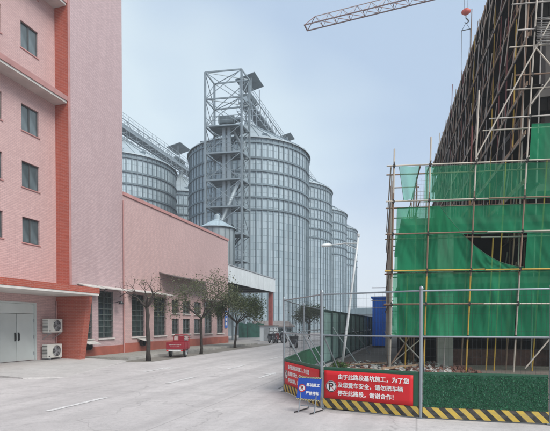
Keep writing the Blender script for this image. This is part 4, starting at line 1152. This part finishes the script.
# side return of the low scaffold, receding along the street, seen nearly edge-on
SV = (G(105/F, 1)-G(0,0)).normalized()
def PS(s, t, z): return S0 + SV*s + SU*t + SU*(.012*z) + V((0,0,z))
ssd = thing('side_scaffold', 'narrow side return of the low scaffold, rusty poles seen edge-on with stub ends', 'scaffold', PS(0,0,0))
for i in range(1, 9):
    s = i*1.45
    zt = 7.3 - i*.12
    for t in (-.02, .9):
        pole('standard', PS(s, t, 0), PS(s, t, zt+rng.uniform(-.2,.3)), .026, rng.choice(['pole_rust','pole_pale','pole_rust','pole_grey']), ssd)
    for z in LZ:
        if i in (2, 8): pole('transom', PS(s, -.04, z+.06), PS(s, 1.1, z+.06), .023, rng.choice(['pole_rust','pole_pale','pole_rust','pole_grey']), ssd)
for z in LZ:
    for t in (-.08, .92): pole('ledger', PS(.1, t, z), PS(12, t, z), .025, rng.choice(['pole_rust','pole_pale','pole_rust','pole_grey']), ssd)
for z in (2.6, 3.05, 3.3, 3.9): pole('stub_end', PS(9+z, -.9, z), PS(9+z, .4, z), .025, 'pole_grey', ssd)

# ---- tall side: frame of the building and its scaffold
VV = (G(105/F, 1)-G(0,0)).normalized(); VN = V((VV.y, -VV.x, 0))           # along the side, and inwards (right)
B0 = G(9.57-.36, 18.0)
def Q(s, t, z, lean=.02): return B0 + VV*s + VN*(t + lean*z) + V((0,0,z))
bld = thing('unfinished_building', 'dark unfinished concrete building frame behind the scaffold poles on the right', 'building', Q(0,1.5,0,0))
FZ = [3.5, 7.2, 10.9, 14.6, 18.2]
def Qb(s, t, z): return Q(s, t, z, 0.0)
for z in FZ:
    sl_ = part('floor_slab', MB().obox(Qb(1.0, 1.0, z-.28), VV*33, VN*14, (0,0,.28)), 'shaded_concrete', bld)
    part('edge_beam', MB().obox(Qb(1.05, 1.05, z-.8), VV*32.9, VN*.3, (0,0,.517)), 'shade_black', sl_)  # beams coloured near-black so they sink into painted shade
    part('edge_beam', MB().obox(Qb(1.05, 1.38, z-.8), VV*.3, VN*13.5, (0,0,.517)), 'shade_black', sl_)
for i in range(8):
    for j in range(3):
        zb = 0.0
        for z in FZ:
            part('column', MB().obox(Qb(1.45+i*4.4, 1.4+j*4.6, zb), VV*.5, VN*.5, (0,0,z-.282-zb)), 'concrete' if j == 0 and i in (2,5) else 'shaded_concrete', bld); zb = z+.002
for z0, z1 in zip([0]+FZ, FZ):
    part('added_back_wall', MB().obox(Qb(1.6, 5.2, z0+.003), VV*32, VN*.2, (0,0,z1-z0-.29)), 'site_brick', bld)  # inner brick walls, added to keep the interior dark
    part('added_back_wall', MB().obox(Qb(9.0, 5.45, z0+.003), VV*.2, VN*9, (0,0,z1-z0-.29)), 'site_brick', bld)
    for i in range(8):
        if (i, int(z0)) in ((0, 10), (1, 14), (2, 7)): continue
        part('shade_panel', MB().obox(Qb(1.99+i*4.4, 1.0-.045, max(z0-.5, .01)), VV*3.82, VN*.04, (0,0,z1-z0-.06 if z0 else z1-.6)), 'shade_black', bld)  # near-black sheets between the columns, painted shade for the dark side
part('shade_panel', MB().obox(Qb(1.0, .955, 18.203), VV*33, VN*.04, (0,0,.55)), 'shade_black', bld)  # same painted shade carried up to the roof edge
# low podium that the nets hang in front of
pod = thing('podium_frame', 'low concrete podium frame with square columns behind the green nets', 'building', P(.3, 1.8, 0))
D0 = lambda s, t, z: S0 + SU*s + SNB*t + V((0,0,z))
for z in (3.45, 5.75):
    part('floor_slab', MB().obox(D0(.45, 2.0, z-.25), SU*9, SNB*9, (0,0,.25)), 'shaded_concrete', pod)
    part('edge_beam', MB().obox(D0(.45, 2.03, z-.6), SU*9, SNB*.3, (0,0,.347)), 'shade_black', pod)  # beam painted near-black so the opening reads as deep shade
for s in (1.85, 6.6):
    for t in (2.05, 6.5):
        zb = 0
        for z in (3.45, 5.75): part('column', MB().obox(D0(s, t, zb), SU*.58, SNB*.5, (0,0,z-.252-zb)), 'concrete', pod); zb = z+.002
part('rear_wall', MB().obox(D0(.75, 4.4, .01), SU*8.4, SNB*.2, (0,0,3.18)), 'shade_black', pod)  # near-black rear wall, set close in to darken the podium
part('rear_wall', MB().obox(D0(.6, 4.4, 3.46), SU*8.6, SNB*.2, (0,0,2.03)), 'shade_black', pod)
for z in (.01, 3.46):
    for s in (.5, 9.2): part('side_wall', MB().obox(D0(s, 2.6, z), SU*.2, SNB*4.75, (0,0,3.18 if z < 1 else 2.03)), 'shade_black', pod)  # near-black side walls, added to shut light out of the podium
part('low_wall', MB().obox(D0(2.5, 2.7, .01), SU*6.5, SNB*.24, (0,0,.62)), 'shaded_brick', pod)  # low wall in darkened brick, shade included in its colour
# scaffold over the tall side
tsc = thing('tall_scaffold', 'tall dense scaffold of mixed poles and parallel braces rising up the dark side wall', 'scaffold', Q(0,0,0,0))
SS = [i*1.32 for i in range(26)]
for i, s in enumerate(SS):
    for t in (0.0, .55):
        zt = 18.75 + (rng.uniform(-.1, .2) if i % 6 != 3 or t else rng.uniform(.6, 1.0 if i < 8 else 3.0))
        brk = [0, 4.0+rng.uniform(-.5,.5), 9+rng.uniform(-1,1), 14+rng.uniform(-1,1), zt]
        base_m = ['pole_pale','pole_yellow','pole_grey','pole_maroon','pole_yellow','pole_grey','pole_rust'][i % 7] if i < 9 and t == 0 else rng.choice(POLES)
        for a_, b_ in zip(brk, brk[1:]):
            pole('standard', Q(s,t,a_), Q(s,t,b_), .027, base_m if rng.random() < .75 else rng.choice(POLES), tsc, 6)
    if i < 16:
        for z in (8.6, 10.4, 12.2, 14.0, 15.8, 17.6):
            coupler(tsc, Q(s, -.03, z), VN)
for z in [1.8*i-.4 for i in range(3, 11)] + [18.45]:
    for k_ in range(8):
        part('deck_board', MB().obox(Q(-.4+k_*4.3, .02, z+.035), VV*4.24, VN*.5, (0,0,.05)), 'shade_black', tsc)  # boards near-black, the shade of their undersides is in the colour
        part('deck_board', MB().obox(Q(-.4+k_*4.3, .0, z+.09), VV*4.24, VN*.03, (0,0,.16)), 'timber', tsc)
for z in [1.8*i-.4 for i in range(1, 11)]:
    for t in (-.05, .5):
        for a_, b_ in ((-.5, 8), (7.8, 17), (16.8, 33.6)):
            pole('ledger', Q(a_, t, z), Q(b_, t, z+rng.uniform(-.03,.03)), .025, rng.choice(POLES), tsc, 6)
for i in range(0, 25):
    for z in (1.4, 5.0, 8.6, 12.2, 15.6):
        zz = z + (.6 if i % 2 else 0)
        pole('brace', Q(SS[i]+1.3, -.09, zz), Q(SS[i]-.05, -.09, zz+2.6), .022, rng.choice(['pole_grey','pole_pale','pole_rust']), tsc, 6)
# sagging bundle of cables slung between the poles high up on the right
cb_ = thing('cable_bundle', 'sagging bundle of grey cables slung between scaffold poles high on the right', 'cables', P(4.3,-.12,11.0))
for k in range(16):
    z = 10.95 + .06*k; o_ = rng.uniform(-.06,.06)
    sag = rng.uniform(.1,.35)
    part('cable', MB().tube([P(4.15, -.12+o_, z)]+[P(4.15+i*.45, -.12+o_, z-sag*math.sin(math.pi*i/9)*1.0+.05*i) for i in range(1,9)]+[P(8.2,-.12+o_,z)], .017, 6), 'cable', cb_, True)

# ---- green safety nets
def wrinkle(u, v, a):
    k = mnoise.noise(V((u*9, v*1.6, a*40)))*1.3 + mnoise.noise(V((u*26+v*2.5, v*2.2, a*70)))*.75 + mnoise.noise(V((u*60-v*3, v*3.0, 5)))*.35
    return a*(k*(.55+.45*math.sin(v*math.pi)) + .7)
def hang(label, s0, s1, z0, z1, mat, t=.05, amp=.05, cut=None, nu=110, nv=26):
    o = thing('safety_net', label, 'net', P(s0, t, z0), group='green safety nets on the scaffold')
    def f(u, v):
        s = s0+(s1-s0)*u
        zt, zb = (z1(s) if callable(z1) else z1), (z0(s) if callable(z0) else z0)
        sag = .05*abs(math.sin(s*2.1))
        return P(s, t+wrinkle(s*.22, v, amp), zb+(zt-zb)*v - sag*math.sin(v*math.pi))
    if callable(z0): o.location = P(s0, t, 0); WL[o] = P(s0, t, 0)
    nm = part('netting', MB().grid(f, nu, nv), mat, o, True, fix=False)
    hem = MB()
    for v in (0, 1): hem.tube([f(i/nu, v) for i in range(nu+1)], .009, 5)
    part('hem', hem, 'panel_green', o, True)
    return o
hang('thin green net across the top row of the scaffold, sky showing through', 1.0, 8.4, 5.9, 7.12, 'net_thin')
hang('long green net in the second row, just above the torn dark opening', .12, 8.4, 4.76, 5.72, 'net_green', amp=.07)
hang('wide green net along the bottom row of the scaffold, left half', .05, 4.1, 1.22, 3.44, 'net_green', amp=.08)
hang('wide green net along the bottom row of the scaffold, right half', 4.15, 8.4, 1.22, 3.48, 'net_green', amp=.06)
hang('green net hanging right of the dark torn opening', 4.3, 8.4, 3.5, 4.74, 'net_green', amp=.05)
def curve(s):
    f = min(1, max(0, (s-1.5)/2.75)); return 5.75 - 2.15*(1-(1-f)**1.9)
hang('torn green net sagging diagonally across the dark opening', 1.15, 4.25, 3.47, curve, 'net_green', .03, .06, nu=110)
hang('plain green net at the left end of the scaffold below the torn flap', .08, 1.18, 3.47, 4.8, 'net_green', .06, .05, nu=30)
hang('upper green net at the right edge, above the long top row', 4.22, 8.4, 7.16, 8.42, 'net_green', .05, .04)
fl = thing('net_flap', 'small pale translucent torn net flap narrowing downwards at the scaffold corner', 'net', P(.3,-.08,5.95))
part('netting', MB().grid(lambda u, v: P(.48+(u-.5)*(.30+.34*v), -.08+.04*math.sin(u*7+v*3), 5.95+1.15*v), 10, 12), 'net_pale', fl, True, fix=False)
for sg in (0, 1): part('edge_cord', MB().tube([P(.48+(sg-.5)*(.30+.34*v/6), -.085, 5.95+1.15*v/6) for v in range(7)], .008, 5), 'panel_green', fl, True)
gr = thing('steel_grid', 'small pale wire grid panel behind the torn flap at the scaffold top', 'grid panel', P(.95,.7,5.9))
g_ = MB()
for i in range(6): g_.bar(P(.72+i*.1,.7,5.5), P(.72+i*.1,.7,6.9), .008)
for i in range(11): g_.bar(P(.72,.7,5.52+i*.13), P(1.24,.7,5.52+i*.13), .008)
tag(part('wire', g_, 'pole_grey', gr, fix=False), kind='stuff')

# ---- rubble, planks and weeds inside the fence
rb = random.Random(5)
deb = MB()
for _ in range(900):
    r, d = rb.uniform(1.6, 7.0), rb.uniform(12.6, 19.5)
    px = 275+F*r/d
    if not (335 < px < 480): continue
    s = rb.uniform(.03,.14); c = G(r, d, s*.3)
    q = Quaternion(V((rb.uniform(-1,1),rb.uniform(-1,1),rb.uniform(-1,1))).normalized(), rb.uniform(0,3))
    a_, b_, c_ = q@V((s*rb.uniform(.8,2),0,0)), q@V((0,s,0)), q@V((0,0,s*.6))
    deb.obox(c-(a_+b_+c_)/2, a_, b_, c_)
tag(part('rubble', deb, 'site_brick', None, recenter=False), 'broken bricks and rubble scattered on the dirt inside the fence', 'rubble', kind='stuff')
deb2 = MB()
for _ in range(500):
    r, d = rb.uniform(1.6, 6.5), rb.uniform(12.8, 20); px = 275+F*r/d
    if not (338 < px < 460): continue
    s = rb.uniform(.03,.16); c = G(r, d, s*.3)
    q = Quaternion(V((rb.uniform(-1,1),rb.uniform(-1,1),rb.uniform(-1,1))).normalized(), rb.uniform(0,3))
    a_, b_, c_ = q@V((s*1.5,0,0)), q@V((0,s,0)), q@V((0,0,s*.6)); deb2.obox(c-(a_+b_+c_)/2, a_, b_, c_)
tag(part('concrete_rubble', deb2, 'concrete', None, recenter=False), 'pale broken concrete lumps among the rubble inside the fence', 'rubble', kind='stuff')
labs = ['timber plank lying on the rubble nearest the fence', 'timber plank lying across the middle of the rubble', 'short timber plank propped on the rubble by the scaffold foot',
        'long timber plank lying behind the other planks on the rubble', 'timber plank on the rubble close to the leaning lamp pole', 'timber plank lying under the left scaffold poles']
for k, (r, d, a_, l) in enumerate(((2.9,13.6,.3,1.4), (3.3,15.2,-.4,1.6), (3.7,15.9,.9,1.0), (3.2,17.6,.1,1.9), (2.6,15.6,-.2,1.2), (4.3,16.2,.5,1.3))):
    c = G(r, d, .09+.02*k); e = V((math.cos(a_), math.sin(a_), .06))
    tag(part('plank', MB().bar(c-e*l/2, c+e*l/2, .16, .035), 'timber', None), labs[k], 'plank', 'planks on the rubble')
wd = thing('weed_clump', 'clump of green weeds at the foot of the leaning lamp pole', 'plant', lp+V((-.1,-.2,0)))
part('leaves', leaf_cloud([(lp+V((rb.uniform(-.35,.25), rb.uniform(-.5,.2), rb.uniform(.05,.3))), .5) for _ in range(14)], 420, .22, .05, rb), 'weed', wd, fix=False)

# ================================================================== TOWER CRANE
tip = W(306, 28, 60); z_ = tip.z
p2 = W(411, 0, 55.2); jd = V((p2.x-tip.x, p2.y-tip.y, 0)).normalized(); jn = V((-jd.y, jd.x, 0))
mast = tip + jd*44; mast.z = 0
cr_ = thing('tower_crane', 'tower crane with lattice jib crossing the top of the sky and red hook block', 'crane', mast)
LJ = 44.0; wj, hj, pj = .62, 1.15, 1.75
J = lambda s, o, h: tip + jd*s + jn*o + V((0,0,h))
for o_ in (-wj, wj): part('bottom_chord', MB().bar(J(0,o_,0), J(LJ,o_,0), .10), 'crane_grey', cr_)
part('top_chord', MB().bar(J(1.2,0,hj), J(LJ,0,hj), .07), 'crane_pale', cr_)
part('jib_end', MB().bar(J(0,-wj,0), J(0,wj,0), .14).bar(J(0,-wj,0), J(1.2,0,hj), .07).bar(J(0,wj,0), J(1.2,0,hj), .07), 'crane_grey', cr_)
k = int((LJ-1.2)/pj)
for i in range(k):
    s0_, s1_, sm = 1.2+i*pj, 1.2+(i+1)*pj, 1.2+(i+.5)*pj
    lm = MB()
    for o_ in (-wj, wj): lm.bar(J(s0_,0,hj), J(sm,o_,0), .04).bar(J(sm,o_,0), J(s1_,0,hj), .04)
    part('jib_lattice', lm, 'crane_pale', cr_)
    part('jib_cross_bar', MB().bar(J(sm,-wj,0), J(sm,wj,0), .07).bar(J(sm,-wj,0), J(min(sm+pj,LJ),wj,0), .055), 'crane_grey', cr_)
ms = 1.0
for ox in (-ms, ms):
    for oy in (-ms, ms): part('mast_leg', MB().bar(mast+V((ox,oy,0)), mast+V((ox,oy,z_+6)), .16), 'crane_red', cr_)
for i in range(16):
    zz = i*(z_/16); ml = MB()
    cs_ = [V((-ms,-ms,0)), V((ms,-ms,0)), V((ms,ms,0)), V((-ms,ms,0))]
    for j in range(4): ml.bar(mast+cs_[j]+V((0,0,zz)), mast+cs_[(j+1) % 4]+V((0,0,zz+z_/16)), .09)
    part('mast_lattice', ml, 'crane_red', cr_)
part('cab', MB().obox(mast+V((1.1,-1,z_-2.2)), (1.6,0,0), (0,1.8,0), (0,0,2.1)), 'crane_pale', cr_, bevel=.1)
part('counter_jib', MB().obox(mast-jn*.7+V((0,0,z_-.2)), jd*13, jn*1.4, (0,0,.35)), 'crane_grey', cr_)
part('counterweight', MB().obox(mast+jd*11-jn*.9+V((0,0,z_-2.2)), jd*1.8, jn*1.8, (0,0,2.0)), 'concrete', cr_)
for e_ in (jd*12, jd*-30): part('tie_bar', MB().bar(mast+V((0,0,z_+6)), mast+e_+V((0,0,z_+ (hj if e_.dot(jd) < 0 else .2))), .08), 'crane_grey', cr_)
# trolley, hoist ropes, hook block; slung pole bundle behind the building edge
hk = W(466, 12, 53.0)
sh_ = (V((hk.x,hk.y,0))-V((tip.x,tip.y,0))).dot(jd); hkp = tip+jd*sh_
part('trolley', MB().obox(hkp-jd*.6-jn*.7+V((0,0,-.35)), jd*1.2, jn*1.4, (0,0,.25)), 'crane_grey', cr_)
hz = hk.z
for o_ in (-.18, .18): pole('hoist_rope', hkp+jd*o_+V((0,0,-.3)), hkp+jd*o_+V((0,0,hz-z_+.2)), .018, 'dark_metal', cr_, 6)
hp = V((hkp.x, hkp.y, hz))
hb_ = part('hook_block', MB().lathe([(.02,-.5),(.16,-.45),(.32,-.2),(.36,0),(.32,.2),(.16,.45),(.02,.5)], 20, hp, 'x'), 'crane_red', cr_, 'auto')
part('hook', MB().tube([hp+V((0,0,-.35)), hp+V((0,0,-.7)), hp+V((.18,0,-.9)), hp+V((.30,0,-1.1)), hp+V((.1,0,-1.3)), hp+V((-.15,0,-1.15))], [.05,.06,.08,.08,.06,.03], 8), 'dark_metal', hb_, True)
for o_ in (-.42, .42): pole('sling', hp+V((0,0,-1.2)), hp+jd*o_+V((0,0,-2.0)), .025, 'dark_metal', cr_, 6)
part('sling_bar', MB().bar(hp+jd*-.5+V((0,0,-2.0)), hp+jd*.5+V((0,0,-2.0)), .07), 'dark_metal', cr_)
for o_ in (-.45, .45): pole('sling', hp+jd*o_+V((0,0,-2.0)), hp+jd*o_+V((0,0,-7.6)), .03, 'dark_metal', cr_, 6)

# ================================================================== HAZE
hz_ = part('haze', MB().box(-420, 420, -420, 420, -1.05, 58), None, None, recenter=False)
hm_, t, b = nodes('haze_air')
t.nodes.remove(b)
pv_ = N(t, 'VolumePrincipled'); pv_.inputs['Color'].default_value = (.88,.94,1,1); pv_.inputs['Density'].default_value = .0010
L(t, pv_.outputs[0], t.nodes['Material Output'].inputs['Volume'])
hz_.data.materials.append(hm_); tag(hz_, 'thin pale haze in the air over the whole street', 'haze', kind='stuff')
